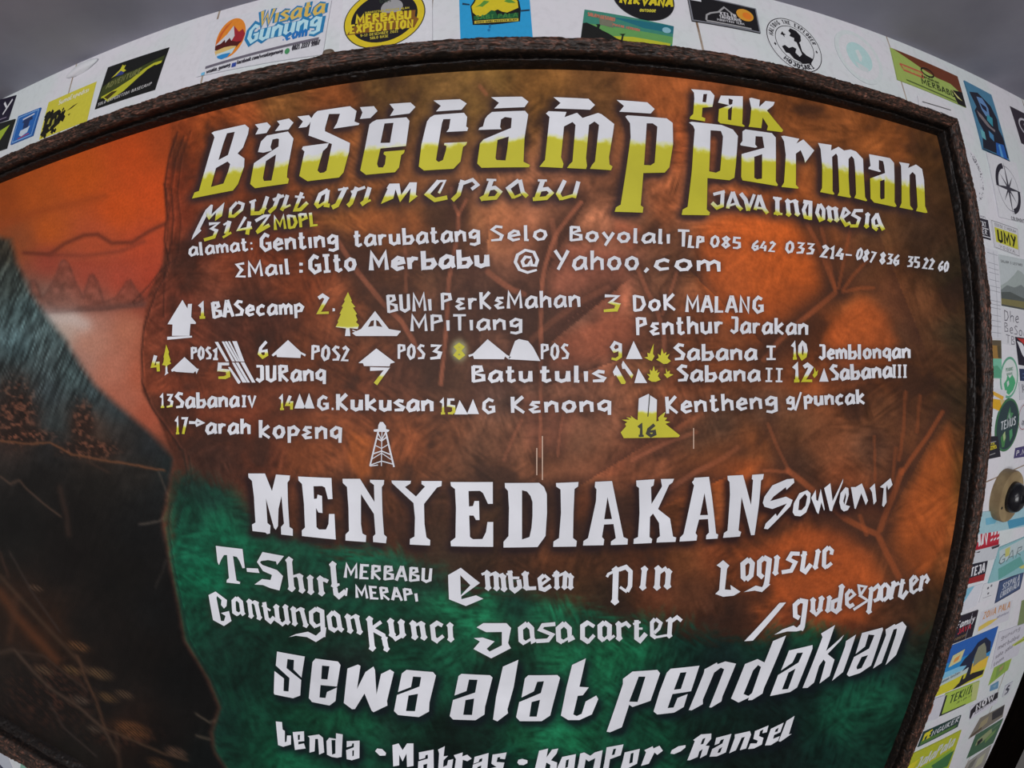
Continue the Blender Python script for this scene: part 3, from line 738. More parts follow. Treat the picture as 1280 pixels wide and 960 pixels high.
c.s(50, '893 603 918 785'); c.s(50, '972 612 1000 788'); c.l(26, '905 660 975 622'); c.l(48, '1122 625 1070 660 1082 770 1125 797'); c.l(38, '1100 622 1160 655'); c.l(36, '1108 792 1168 745'); c.s(50, '1225 622 1235 805')
JC = part('charter_lettering')
c = Crop(JC, 550, 690, 7.111)
c.poly('325,670 385,632 590,632 632,675 605,810 630,855 455,945 298,862 355,795 300,765 380,760 485,795 415,860 440,885 550,830 550,710 410,712')
c.l(50, '775 635 715 680 720 785 755 812'); c.l(50, '770 635 815 680 825 790 850 775'); c.l(26, '745 812 825 765'); c.l(40, '1025 640 915 650 890 690 1000 735 960 785 855 792'); c.l(50, '1105 632 1050 680 1055 780 1090 802'); c.l(50, '1100 632 1150 680 1155 775 1190 755'); c.l(26, '1085 800 1150 760')
c = Crop(JC, 720, 690, 8)
c.l(54, '125 700 65 740 65 860 128 902'); c.l(40, '110 700 182 745'); c.l(40, '115 905 182 830'); c.l(54, '285 702 238 740 240 850 278 885'); c.l(54, '280 702 335 740 332 870'); c.l(30, '325 880 385 835'); c.l(28, '270 885 330 830')
c.s(54, '425 688 432 895'); c.l(42, '440 740 500 710 540 750'); c.l(52, '605 680 605 860 640 885 700 815'); c.l(24, '570 720 645 700'); c.l(24, '600 765 665 765'); c.l(44, '790 668 758 705 760 830 800 858'); c.l(38, '795 668 848 710 828 765 780 810'); c.l(26, '795 852 905 832')
c.s(50, '945 648 930 865'); c.l(40, '950 695 1010 650 1055 688'); c.l(22, '900 690 960 670')

SEWA = part('rental_heading_lettering')
c = Crop(SEWA, 330, 800, 8)
c.poly('130,115 408,165 375,375 295,295 300,200 235,190 225,280 372,400 362,555 290,582 105,545 98,530 105,310 200,385 195,510 245,515 255,380 118,255')
c.poly('515,185 740,215 765,250 730,465 565,450 555,575 615,580 630,520 730,475 715,610 655,655 480,620 448,580 485,220', '580,255 655,262 635,395 572,390')
c.poly('835,285 940,245 965,260 930,490 1015,320 1095,265 1110,300 1125,545 1170,340 1260,295 1300,320 1230,610 1235,655 1095,722 1075,705 1005,535 910,690 880,692 798,630')
c = Crop(SEWA, 480, 810, 8)
c.poly('178,255 225,218 490,240 520,275 455,545 450,635 350,690 140,670 100,630 130,470 355,385 372,290 290,285 270,390 140,440', '245,475 340,458 310,632 220,630')
c.poly('745,280 775,258 1060,272 1085,295 1010,590 1005,665 915,722 690,715 657,680 690,520 912,445 935,318 850,315 825,430 705,475', '815,520 902,505 880,670 792,668')
c = Crop(SEWA, 590, 810, 7.111)
c.poly('275,165 412,105 370,350 315,545 320,580 225,652 187,635 215,430'); c.poly('470,270 500,242 760,240 783,265 720,500 695,600 620,650 425,650 392,615 420,480 612,400 640,295 580,300 550,385 440,440', '530,480 605,460 575,610 510,610')
c.poly('890,150 1012,92 955,345 1038,350 985,420 940,425 900,590 930,605 975,585 1010,475 1105,422 1122,455 1065,590 955,640 855,640 790,600 840,350')
c = Crop(SEWA, 740, 800, 7.111)
c.poly('275,345 360,280 580,265 605,295 520,540 360,595 330,575 265,775 160,820 130,815 275,390', '415,325 475,325 405,550 330,548')
c.poly('665,290 700,255 955,228 880,455 715,480 672,605 725,600 760,515 850,480 815,595 730,645 580,662 547,635 600,460', '785,290 840,285 790,435 728,442')
c.poly('1000,260 1110,200 1115,215 1185,190 1280,210 1160,500 1150,545 1060,600 1042,598 1175,260 1145,245 1085,290 985,530 985,570 885,625 860,622 995,290')
c = Crop(SEWA, 880, 770, 8)
c.poly('690,250 820,195 600,720 585,775 480,840 440,842 450,815 345,865 270,825 410,480 535,430 605,465', '570,510 540,490 490,545 395,780 445,800 480,770')
c.poly('850,345 1085,290 1085,325 930,715 860,760 660,800 740,590 945,465 990,365 930,370 885,465 770,545', '845,565 915,525 840,730 780,735')
c = Crop(SEWA, 980, 760, 8)
c.poly('370,255 510,170 420,430 600,268 570,320 435,460 505,515 455,680 355,755 415,540 395,515 350,580 300,745 235,798 185,800 385,290'); c.poly('620,330 720,265 590,640 480,728 610,385')
c.poly('780,250 985,195 990,215 870,575 760,650 650,685 628,665 700,490 850,405 905,270 845,265 810,385 715,460', '775,490 840,470 775,600 730,615 725,590'); c.poly('1015,215 1105,160 1115,170 1185,135 1225,185 1120,470 1015,570 1120,260 1130,205 1095,215 975,550 890,605 1020,270')
REN = part('rental_list_lettering')
c = Crop(REN, 330, 880, 7.111)
c.poly('105,155 160,160 165,225 185,240 185,340 200,335 205,280 240,280 240,360 170,380 125,365'); c.poly('255,250 355,242 358,330 305,335 305,360 355,350 370,395 275,408', '300,275 320,272 318,318 302,320')
c.poly('388,285 490,270 525,300 535,430 490,450 480,310 455,310 450,420 405,432 405,300'); c.poly('640,260 700,270 690,470 650,478 600,470 560,450 555,330 580,300 640,310', '600,320 635,320 635,440 605,450')
c.poly('735,330 850,325 848,480 780,500 735,490 730,410 798,385 800,350 785,350 780,372 735,385', '785,415 800,410 798,460 785,465'); c.poly('988,420 1005,395 1050,400 1085,435 1080,458 1030,460')
c = Crop(REN, 480, 880, 7.111)
c.poly('75,365 130,350 165,410 205,350 262,350 262,550 205,560 200,440 165,510 135,450 135,545 82,555'); c.poly('310,430 440,405 442,570 390,610 300,610 305,510 390,485 390,450 370,455 365,480 312,495', '350,540 385,530 380,580 350,585')
c.poly('480,405 540,375 530,465 570,460 530,500 525,560 560,545 570,500 615,490 600,590 480,620 490,440'); c.poly('620,455 700,430 695,465 740,450 780,485 740,508 700,495 690,610 620,620 640,490')
c.poly('805,470 930,435 915,600 780,620 790,540 870,510 875,480 850,490 840,515 795,530', '830,560 865,545 860,590 830,592'); c.poly('965,450 1090,430 1075,490 1030,485 1035,470 1010,475 1000,515 1070,520 1050,605 940,620 950,570 1000,560 955,530')
c.poly('1185,520 1195,495 1230,487 1275,500 1275,525 1240,543 1200,540')
c = Crop(REN, 650, 880, 7.111)
c.poly('170,415 250,395 235,475 285,405 340,395 325,440 275,500 330,520 320,620 262,620 270,540 235,520 210,620 122,620'); c.poly('375,470 497,445 475,620 328,620 335,560', '410,500 435,490 425,560 400,570')
c.poly('535,440 570,430 625,460 665,430 735,410 700,620 640,620 670,480 610,510 585,490 560,620 498,620 520,530'); c.poly('770,385 920,358 895,455 800,490 780,620 728,620 750,520', '830,400 855,395 840,450 815,455')
c.poly('930,430 1065,398 1040,530 950,575 895,569 915,500', '985,440 1010,432 1000,520 970,530'); c.poly('1105,410 1180,375 1185,395 1240,370 1270,415 1220,452 1195,430 1145,530 1075,550 1120,430')
c = Crop(REN, 820, 880, 7.111)
c.poly('128,440 140,410 200,375 262,365 262,385 220,420 160,445'); c.poly('330,320 400,270 492,262 490,310 440,370 475,372 450,450 390,482 415,400 385,420 370,470 300,500 278,500 345,330', '415,310 440,300 420,355 395,360')
c.poly('535,300 670,265 620,430 540,465 475,468 500,400 590,350 605,310 575,320 560,350 520,365', '560,400 590,380 570,430 545,435'); c.poly('700,270 835,240 845,270 800,395 745,410 790,290 760,300 710,410 650,438 700,300')
c.poly('880,240 1000,190 985,250 945,260 955,225 925,240 915,285 955,300 940,360 870,395 818,400 840,350 895,350 905,325 865,310'); c.poly('1020,220 1135,165 1105,250 1050,275 1040,310 1100,285 1085,325 1020,365 968,368', '1065,225 1090,210 1080,245 1055,250'); c.poly('1160,150 1232,105 1180,270 1205,265 1105,335 1090,330')
DRIPS = ('671 560 671 594', '678 545 678 600', '867 535 867 561')

# ================================================================== THE SIGN: painted panel
MX = 260                                   # margin around the frame when rastering


def raster(paints):
    """coverage of the lettering, one cell per pixel"""
    H, W = 960 + 2 * MX, 1280 + 2 * MX
    im = np.zeros((H, W), np.float32)
    for p in paints:
        V = p.verts() + MX
        for f in p.F:
            for k in range(1, len(f) - 1):
                a, b, d = V[f[0]], V[f[k]], V[f[k + 1]]
                x0, x1 = int(min(a[0], b[0], d[0])), int(max(a[0], b[0], d[0])) + 1
                y0, y1 = int(min(a[1], b[1], d[1])), int(max(a[1], b[1], d[1])) + 1
                if x0 < 0 or y0 < 0 or x1 >= W or y1 >= H: continue
                X, Y = np.meshgrid(np.arange(x0, x1 + 1), np.arange(y0, y1 + 1))
                det = (b[0] - a[0]) * (d[1] - a[1]) - (d[0] - a[0]) * (b[1] - a[1])
                if abs(det) < 1e-9: continue
                u = ((X - a[0]) * (d[1] - a[1]) - (d[0] - a[0]) * (Y - a[1])) / det
                w = ((b[0] - a[0]) * (Y - a[1]) - (X - a[0]) * (b[1] - a[1])) / det
                m = (u >= -.05) & (w >= -.05) & (u + w <= 1.05)
                im[y0:y1 + 1, x0:x1 + 1][m] = 1
    return im


def blur(im, s):
    H, W = im.shape
    fy = np.fft.fftfreq(H)[:, None]; fx = np.fft.rfftfreq(W)[None, :]
    return np.fft.irfft2(np.fft.rfft2(im) * np.exp(-2 * (math.pi * s) ** 2 * (fx ** 2 + fy ** 2)), s=im.shape).astype(np.float32)


def sample(im, px, py):
    x = np.clip(px + MX, 0, im.shape[1] - 2.001); y = np.clip(py + MX, 0, im.shape[0] - 2.001)
    xi = x.astype(int); yi = y.astype(int); fx = x - xi; fy = y - yi
    return (im[yi, xi] * (1 - fx) + im[yi, xi + 1] * fx) * (1 - fy) + (im[yi + 1, xi] * (1 - fx) + im[yi + 1, xi + 1] * fx) * fy


def pl_dist(px, py, pts, closed=False):
    """distance to a polyline and the parameter along it"""
    P = N(pts) if isinstance(pts, str) else np.asarray(pts, float)
    if closed: P = np.vstack([P, P[:1]])
    best = np.full(px.shape, 1e9, np.float32)
    for a, b in zip(P[:-1], P[1:]):
        d = b - a; L = max(d @ d, 1e-9)
        t = np.clip(((px - a[0]) * d[0] + (py - a[1]) * d[1]) / L, 0, 1)
        best = np.minimum(best, np.hypot(px - a[0] - t * d[0], py - a[1] - t * d[1]))
    return best


def inside(px, py, pts):
    P = N(pts) if isinstance(pts, str) else np.asarray(pts, float)
    r = np.zeros(px.shape, bool)
    j = len(P) - 1
    for i in range(len(P)):
        a, b = P[i], P[j]
        if a[1] != b[1]:
            r ^= ((a[1] > py) != (b[1] > py)) & (px < (b[0] - a[0]) * (py - a[1]) / (b[1] - a[1]) + a[0])
        j = i
    return r


def region(px, py, pts, soft):
    d = pl_dist(px, py, pts, True)
    return sstep(-soft, soft, np.where(inside(px, py, pts), d, -d))


def blend(px, py, pts, p=3.6):
    """smooth sprayed colours between samples of the paint"""
    P = np.array(pts, float)
    num = np.zeros((len(px), 3), np.float32); den = np.zeros(len(px), np.float32)
    for x, y, r, g, b in P:
        w = ((px - x) ** 2 + (py - y) ** 2 + 300).astype(np.float32) ** (-p / 2) * 1e6
        den += w; num += w[:, None] * np.array([r, g, b], np.float32)
    return num / den[:, None]


SKY = [(10, 250, 150, 65, 25), (40, 245, 178, 78, 28), (100, 220, 188, 78, 26), (170, 195, 190, 72, 28), (205, 180, 160, 65, 30), (60, 290, 186, 82, 30), (150, 260, 198, 76, 28), (190, 240, 200, 74, 30), (25, 300, 140, 70, 40), (120, 305, 176, 74, 45),
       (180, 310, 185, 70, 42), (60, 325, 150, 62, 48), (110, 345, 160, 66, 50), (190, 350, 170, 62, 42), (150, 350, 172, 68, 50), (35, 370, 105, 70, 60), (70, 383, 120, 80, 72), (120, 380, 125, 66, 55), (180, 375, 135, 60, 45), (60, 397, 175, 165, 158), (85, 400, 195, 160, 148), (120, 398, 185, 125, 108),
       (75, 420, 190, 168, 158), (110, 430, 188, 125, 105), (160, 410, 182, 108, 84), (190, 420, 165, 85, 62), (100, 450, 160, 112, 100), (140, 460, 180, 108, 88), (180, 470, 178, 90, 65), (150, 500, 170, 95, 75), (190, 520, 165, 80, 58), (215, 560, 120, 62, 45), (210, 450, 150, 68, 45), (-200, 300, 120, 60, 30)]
MAIN = [(230, 170, 150, 62, 30), (260, 160, 170, 75, 34), (215, 220, 150, 58, 32), (225, 270, 130, 52, 32), (240, 310, 105, 50, 36), (220, 380, 128, 58, 42), (240, 440, 122, 56, 38), (230, 500, 140, 62, 40), (300, 145, 150, 70, 34), (350, 130, 125, 75, 38), (420, 122, 140, 72, 36), (480, 112, 118, 78, 42), (560, 115, 120, 82, 44), (600, 105, 132, 92, 46), (680, 115, 130, 82, 40),  # olive samples along the top edge: paint plus the top rail's shade
        (740, 125, 122, 76, 42), (830, 130, 150, 76, 38), (850, 170, 165, 78, 40), (1000, 130, 128, 68, 34), (1040, 170, 150, 80, 40), (1100, 180, 152, 80, 38), (1120, 190, 148, 78, 38), (1160, 190, 90, 55, 30), (1185, 230, 70, 45, 28), (1150, 290, 62, 40, 28), (1190, 340, 50, 38, 26),
        (270, 260, 130, 58, 32), (330, 300, 130, 55, 30), (290, 330, 115, 52, 32), (250, 350, 100, 50, 36), (430, 270, 152, 84, 40), (500, 275, 142, 80, 44), (470, 290, 160, 86, 40), (560, 270, 130, 78, 48), (610, 275, 172, 102, 64), (650, 290, 160, 92, 64), (690, 270, 158, 92, 64), (730, 275, 160, 94, 66), (770, 290, 172, 100, 72), (800, 265, 120, 72, 50), (830, 260, 160, 82, 48), (850, 300, 110, 66, 46),
        (880, 280, 165, 84, 46), (940, 285, 188, 86, 36), (990, 300, 196, 88, 32), (1000, 330, 192, 86, 32), (1040, 290, 150, 78, 40), (1090, 290, 100, 62, 38), (1080, 340, 95, 56, 34), (400, 330, 128, 58, 32), (380, 360, 135, 60, 32), (300, 375, 95, 48, 34), (340, 400, 80, 42, 32), (280, 400, 85, 45, 36), (250, 420, 112, 52, 36), (420, 370, 120, 60, 36), (450, 330, 112, 60, 38), (470, 410, 115, 62, 40), (540, 330, 100, 62, 44), (500, 350, 108, 62, 42), (560, 400, 88, 56, 44),
        (600, 360, 120, 76, 60), (640, 370, 150, 88, 68), (700, 330, 168, 98, 76), (720, 360, 182, 104, 80), (760, 345, 178, 98, 74), (760, 370, 182, 96, 70), (720, 400, 130, 82, 66), (680, 400, 110, 74, 62), (750, 420, 165, 90, 66), (700, 435, 150, 86, 66), (780, 330, 160, 92, 70), (820, 340, 105, 64, 46), (820, 380, 110, 66, 46), (860, 330, 100, 60, 40), (900, 340, 165, 82, 46), (920, 360, 150, 78, 46), (870, 400, 128, 66, 40), (960, 370, 180, 82, 36), (1000, 370, 185, 82, 32),
        (1060, 370, 160, 80, 38), (1080, 395, 172, 80, 36), (1040, 410, 150, 70, 34), (1110, 380, 100, 56, 36), (1130, 420, 82, 50, 34), (1160, 380, 90, 52, 32), (1170, 440, 85, 50, 32), (1190, 420, 52, 40, 28), (1110, 470, 120, 62, 34), (1150, 490, 98, 56, 32), (1190, 500, 58, 42, 28), (440, 460, 105, 54, 34), (380, 450, 118, 58, 34), (500, 470, 96, 54, 40), (560, 470, 100, 64, 48), (620, 490, 98, 66, 56), (660, 480, 110, 72, 58), (720, 480, 130, 78, 60), (690, 530, 150, 88, 64),
        (740, 520, 140, 84, 62), (810, 460, 110, 64, 42), (850, 470, 130, 66, 40), (900, 450, 135, 68, 38), (960, 460, 110, 58, 36), (1010, 470, 150, 72, 36), (1060, 470, 120, 62, 38), (270, 480, 122, 58, 38), (300, 530, 120, 54, 34), (340, 480, 110, 54, 36), (380, 570, 118, 58, 32), (330, 570, 100, 48, 32), (270, 570, 72, 42, 34), (450, 500, 112, 56, 36), (440, 545, 125, 62, 34), (510, 550, 128, 64, 36), (560, 540, 115, 64, 42), (600, 560, 108, 66, 48), (640, 560, 118, 70, 50), (680, 580, 130, 74, 50),
        (740, 575, 150, 84, 56), (730, 560, 112, 70, 52), (790, 590, 140, 74, 48), (820, 570, 158, 86, 58), (850, 520, 150, 80, 52), (870, 545, 90, 58, 42), (900, 530, 80, 54, 42), (940, 560, 165, 86, 46), (900, 585, 180, 90, 42), (880, 600, 190, 92, 40), (990, 530, 100, 60, 40), (960, 510, 92, 60, 46), (1000, 580, 85, 54, 40), (1030, 560, 120, 66, 42), (1050, 600, 130, 66, 40), (1090, 560, 100, 62, 46), (1110, 510, 110, 64, 42), (1150, 570, 150, 78, 38), (1165, 620, 158, 80, 36), (1190, 600, 110, 66, 30),
        (1140, 640, 165, 80, 38), (1090, 640, 130, 64, 40), (1040, 660, 130, 64, 38), (420, 620, 95, 52, 34), (500, 650, 88, 48, 32), (480, 620, 108, 58, 34), (560, 640, 85, 50, 34), (550, 670, 62, 40, 30), (620, 640, 70, 44, 30), (690, 630, 60, 36, 26), (730, 630, 95, 48, 28), (780, 640, 55, 34, 26), (830, 640, 105, 55, 30), (870, 620, 125, 62, 32), (940, 690, 150, 70, 34), (900, 690, 130, 62, 34), (1000, 690, 168, 80, 36), (1060, 700, 175, 82, 38), (1000, 660, 145, 72, 40), (850, 700, 100, 54, 30),
        (800, 690, 80, 42, 26), (740, 690, 75, 42, 26), (690, 700, 90, 48, 28), (640, 700, 72, 42, 28), (600, 695, 62, 40, 28), (560, 700, 55, 40, 30), (860, 740, 75, 42, 28), (820, 730, 95, 48, 30), (700, 745, 70, 46, 28), (760, 750, 52, 36, 26), (900, 760, 66, 38, 28), (960, 740, 160, 74, 36), (1030, 740, 178, 84, 38), (990, 770, 130, 60, 34), (1090, 720, 160, 76, 36), (1120, 700, 155, 78, 36), (1150, 700, 130, 68, 34), (1060, 775, 130, 60, 34), (1120, 760, 75, 44, 30), (1160, 760, 62, 42, 28), (1090, 760, 90, 48, 30), (1350, 500, 50, 38, 26), (1300, 100, 60, 45, 30)]
GREEN = [(240, 600, 22, 50, 42), (235, 640, 14, 70, 52), (235, 690, 14, 92, 66), (250, 720, 12, 105, 72), (280, 660, 12, 95, 66), (310, 680, 14, 98, 68), (340, 700, 16, 80, 56), (300, 640, 20, 60, 46), (260, 620, 18, 58, 48), (360, 690, 18, 70, 52), (400, 690, 16, 82, 60), (440, 690, 16, 92, 66), (500, 700, 20, 88, 64), (540, 720, 24, 60, 48), (390, 740, 14, 58, 44), (340, 750, 12, 60, 44), (280, 800, 14, 50, 40), (250, 780, 14, 75, 55),
         (320, 800, 12, 52, 40), (380, 810, 10, 52, 38), (430, 760, 12, 62, 46), (480, 770, 12, 70, 50), (560, 760, 20, 112, 74), (590, 750, 22, 118, 78), (600, 780, 20, 115, 76), (560, 790, 16, 80, 56), (650, 755, 14, 56, 44), (680, 765, 24, 118, 80), (700, 770, 22, 112, 76), (740, 780, 14, 70, 50), (520, 800, 12, 62, 46), (450, 830, 18, 38, 34), (420, 835, 18, 36, 32), (490, 830, 14, 75, 52), (540, 830, 16, 80, 56), (620, 830, 12, 48, 36), (660, 840, 14, 55, 40),
         (700, 820, 18, 95, 62), (760, 810, 20, 112, 72), (800, 820, 18, 108, 70), (820, 830, 16, 70, 52), (860, 800, 14, 60, 48), (900, 820, 14, 40, 38), (950, 800, 16, 58, 46), (1000, 800, 16, 60, 46), (1010, 790, 24, 78, 50), (900, 850, 12, 36, 34), (300, 850, 10, 46, 36), (280, 900, 10, 44, 36), (320, 900, 12, 60, 44), (360, 930, 14, 92, 62), (420, 890, 14, 75, 50), (460, 900, 14, 80, 54), (400, 880, 14, 70, 48), (440, 940, 12, 60, 44), (490, 900, 16, 40, 34), (500, 890, 16, 90, 62),
         (560, 915, 8, 30, 24), (600, 920, 10, 34, 28), (660, 925, 14, 70, 46), (680, 920, 20, 112, 74), (720, 915, 18, 105, 68), (760, 930, 18, 88, 60), (800, 910, 14, 70, 50), (640, 950, 10, 60, 44), (820, 935, 14, 78, 54), (880, 900, 12, 44, 36), (920, 890, 12, 40, 34), (960, 880, 12, 34, 32), (1000, 870, 12, 38, 34), (1050, 850, 14, 60, 48), (1060, 880, 18, 85, 62), (1100, 840, 14, 62, 50), (1090, 870, 20, 92, 66), (1050, 900, 16, 80, 58), (1030, 940, 12, 50, 42), (1080, 920, 14, 56, 44), (980, 940, 12, 32, 30), (920, 950, 12, 34, 30),
         (1130, 830, 18, 50, 40), (1140, 800, 30, 44, 34), (700, 1100, 12, 50, 40), (300, 1100, 12, 40, 34)]
DARK = [(10, 310, 52, 48, 40), (-60, 330, 50, 50, 44), (15, 350, 58, 66, 62), (30, 390, 62, 78, 78), (60, 420, 66, 80, 80), (25, 430, 64, 82, 84), (60, 450, 66, 78, 78), (90, 470, 56, 70, 70), (20, 480, 52, 54, 52), (60, 490, 50, 58, 60), (110, 500, 46, 58, 60), (150, 510, 40, 48, 50), (20, 520, 48, 38, 34), (70, 530, 46, 54, 54), (150, 550, 42, 40, 38), (190, 560, 40, 44, 46), (215, 585, 34, 44, 44), (30, 545, 54, 40, 34), (105, 530, 70, 48, 38), (125, 560, 64, 46, 36), (60, 560, 34, 34, 34),
        (50, 600, 30, 28, 26), (120, 600, 29, 27, 24), (180, 590, 38, 34, 30), (200, 620, 28, 30, 30), (100, 640, 27, 24, 22), (180, 660, 22, 22, 22), (30, 660, 25, 24, 22), (80, 700, 26, 22, 20), (150, 720, 22, 20, 18), (200, 760, 20, 20, 20), (20, 760, 50, 32, 22), (50, 790, 62, 36, 22), (75, 815, 52, 32, 20), (110, 780, 26, 22, 20), (170, 820, 24, 20, 18), (230, 850, 18, 18, 18), (30, 840, 36, 28, 22), (70, 860, 34, 26, 22), (130, 870, 26, 22, 20), (40, 890, 36, 26, 24), (160, 910, 40, 26, 20), (100, 930, 32, 28, 24), (210, 930, 22, 19, 18), (250, 950, 16, 20, 20), (20, 920, 24, 22, 20), (-200, 700, 26, 24, 22), (100, 1100, 26, 24, 22)]
LANDS = '-400,270 0,297 14,300 22,330 40,368 60,398 82,425 100,455 118,480 145,505 185,538 218,572 214,600 204,650 213,700 222,745 232,800 262,850 276,885 266,915 270,940 300,985 330,1250 -400,1250'
LEFTP = '-400,-200 205,-200 213,180 205,230 208,280 203,330 186,365 180,400 176,440 178,490 196,520 218,575 214,600 204,650 213,700 222,745 232,800 262,850 276,885 266,915 270,940 300,985 330,1250 -400,1250'
GREENP = '214,596 240,590 290,612 330,650 370,672 430,684 500,690 545,715 575,735 600,735 650,735 700,752 760,768 830,775 900,790 960,792 1010,784 1050,790 1100,800 1140,790 1200,770 1400,900 1400,1300 150,1300 200,800'
BRANCH = [('565 235 565 250 573 268', 4, 1), ('583 250 573 268', 4, 1), ('573 268 573 290 567 320 561 350 559 390 556 430 551 480', 5, 1), ('421 300 447 340 478 378 502 402 516 425 524 445', 6, 1), ('505 290 508 330 507 365', 4, .6), ('726 253 708 275 697 290 690 305 682 330 678 350 676 400 676 440', 5, 1), ('676 440 676 500 675 570', 4, .8),
          ('797 335 808 362 822 390 830 420 830 440', 5, .9), ('846 340 836 372 828 392', 4, .9), ('830 440 826 470', 4, .6), ('690 275 694 300 692 320', 6, .6), ('610 340 625 352 640 362 655 368', 7, .8), ('664 425 690 402 720 380 760 360', 7, .5),
          ('1008 278 1024 308 1036 340 1044 362', 5, 1), ('1027 285 1036 325 1044 360', 4, .8), ('1063 285 1056 320 1048 360', 4, .8), ('1084 325 1066 345 1054 362', 4, .9), ('1044 366 1025 382 1000 402 975 425 955 450', 6, 1), ('1054 365 1075 360 1092 360', 4, .8),
          ('1178 515 1160 545 1140 572 1127 592', 5, 1), ('1132 490 1129 540 1124 575', 4, .7), ('1150 495 1146 540', 4, .6), ('1127 588 1118 615 1108 640 1100 662', 7, 1), ('985 588 1003 602 1022 618 1056 648 1078 660 1097 668 1110 695 1124 722', 7, 1), ('955 588 985 590', 4, .8), ('960 530 972 560 988 592', 4, .7), ('1075 645 1083 668', 5, .8), ('1093 545 1094 600', 3, .7), ('1120 560 1116 600', 4, .6),
          ('790 575 830 555 870 540', 5, .7), ('835 612 870 590 900 575 922 560', 6, .7), ('652 525 640 550 630 575', 4, .6), ('705 515 700 540 697 570', 3, .6), ('600 108 608 118', 5, .6)]

GLOW = [('872 300 888 276 940 266 996 278 1026 318 1034 362 1000 396 950 424 905 400 880 350', 14, (190, 88, 36), .55), ('1030 420 1050 396 1080 374 1108 392 1124 428 1112 452 1060 456', 10, (172, 82, 38), .5),
        ('800 645 850 598 900 572 950 574 1000 598 1046 640 1000 640 940 618 880 606', 8, (184, 90, 42), .5), ('930 690 1000 658 1060 662 1092 690 1112 734 1080 775 1030 775 975 752', 10, (176, 82, 38), .5), ('1104 700 1132 622 1160 562 1186 528 1192 600 1182 680 1150 730 1126 724', 8, (160, 78, 36), .5),
        ('690 300 720 305 775 318 790 350 760 352 700 380 684 372 682 330', 12, (178, 102, 76), .5), ('672 420 735 372 768 352 770 360 720 398 690 425', 4, (170, 104, 84), .5), ('700 420 760 392 800 400 790 440 720 460 690 455', 10, (168, 90, 62), .5), ('600 262 640 256 665 285 640 300 610 292', 8, (172, 104, 68), .45),
        ('425 275 470 262 520 266 540 290 500 305 450 300', 12, (156, 86, 44), .45), ('770 275 800 285 790 310 765 300', 6, (176, 96, 66), .5), ('820 560 760 600 740 598 790 560 850 530 880 520', 6, (160, 88, 58), .5), ('440 540 470 552 462 590 448 600 436 575', 6, (160, 84, 38), .5), ('650 490 690 500 720 520 700 560 660 560', 12, (152, 90, 68), .4)]
EDGES = [('768 364 740 380 706 404 684 432', 24, .75), ('795 442 760 462 720 466 690 480', 22, .6), ('900 600 860 596 800 640 770 660', 20, .6), ('950 426 905 404 884 380 868 344', 20, .6), ('1046 366 1030 382 1004 400 970 430', 18, .6), ('850 530 800 556 760 590 720 610', 22, .5), ('610 300 590 330 588 380 600 430', 20, .5),
         ('520 430 490 420 452 372 424 318', 20, .6), ('690 470 640 462 600 480 575 520', 24, .5), ('1180 520 1150 570 1124 610 1104 660', 16, .5), ('990 596 1030 636 1064 662 1100 676', 16, .5), ('730 256 712 282 694 308 684 340', 16, .5), ('320 380 290 400 270 430 262 460', 24, .4), ('1090 270 1120 300 1130 350 1150 420', 26, .5)]


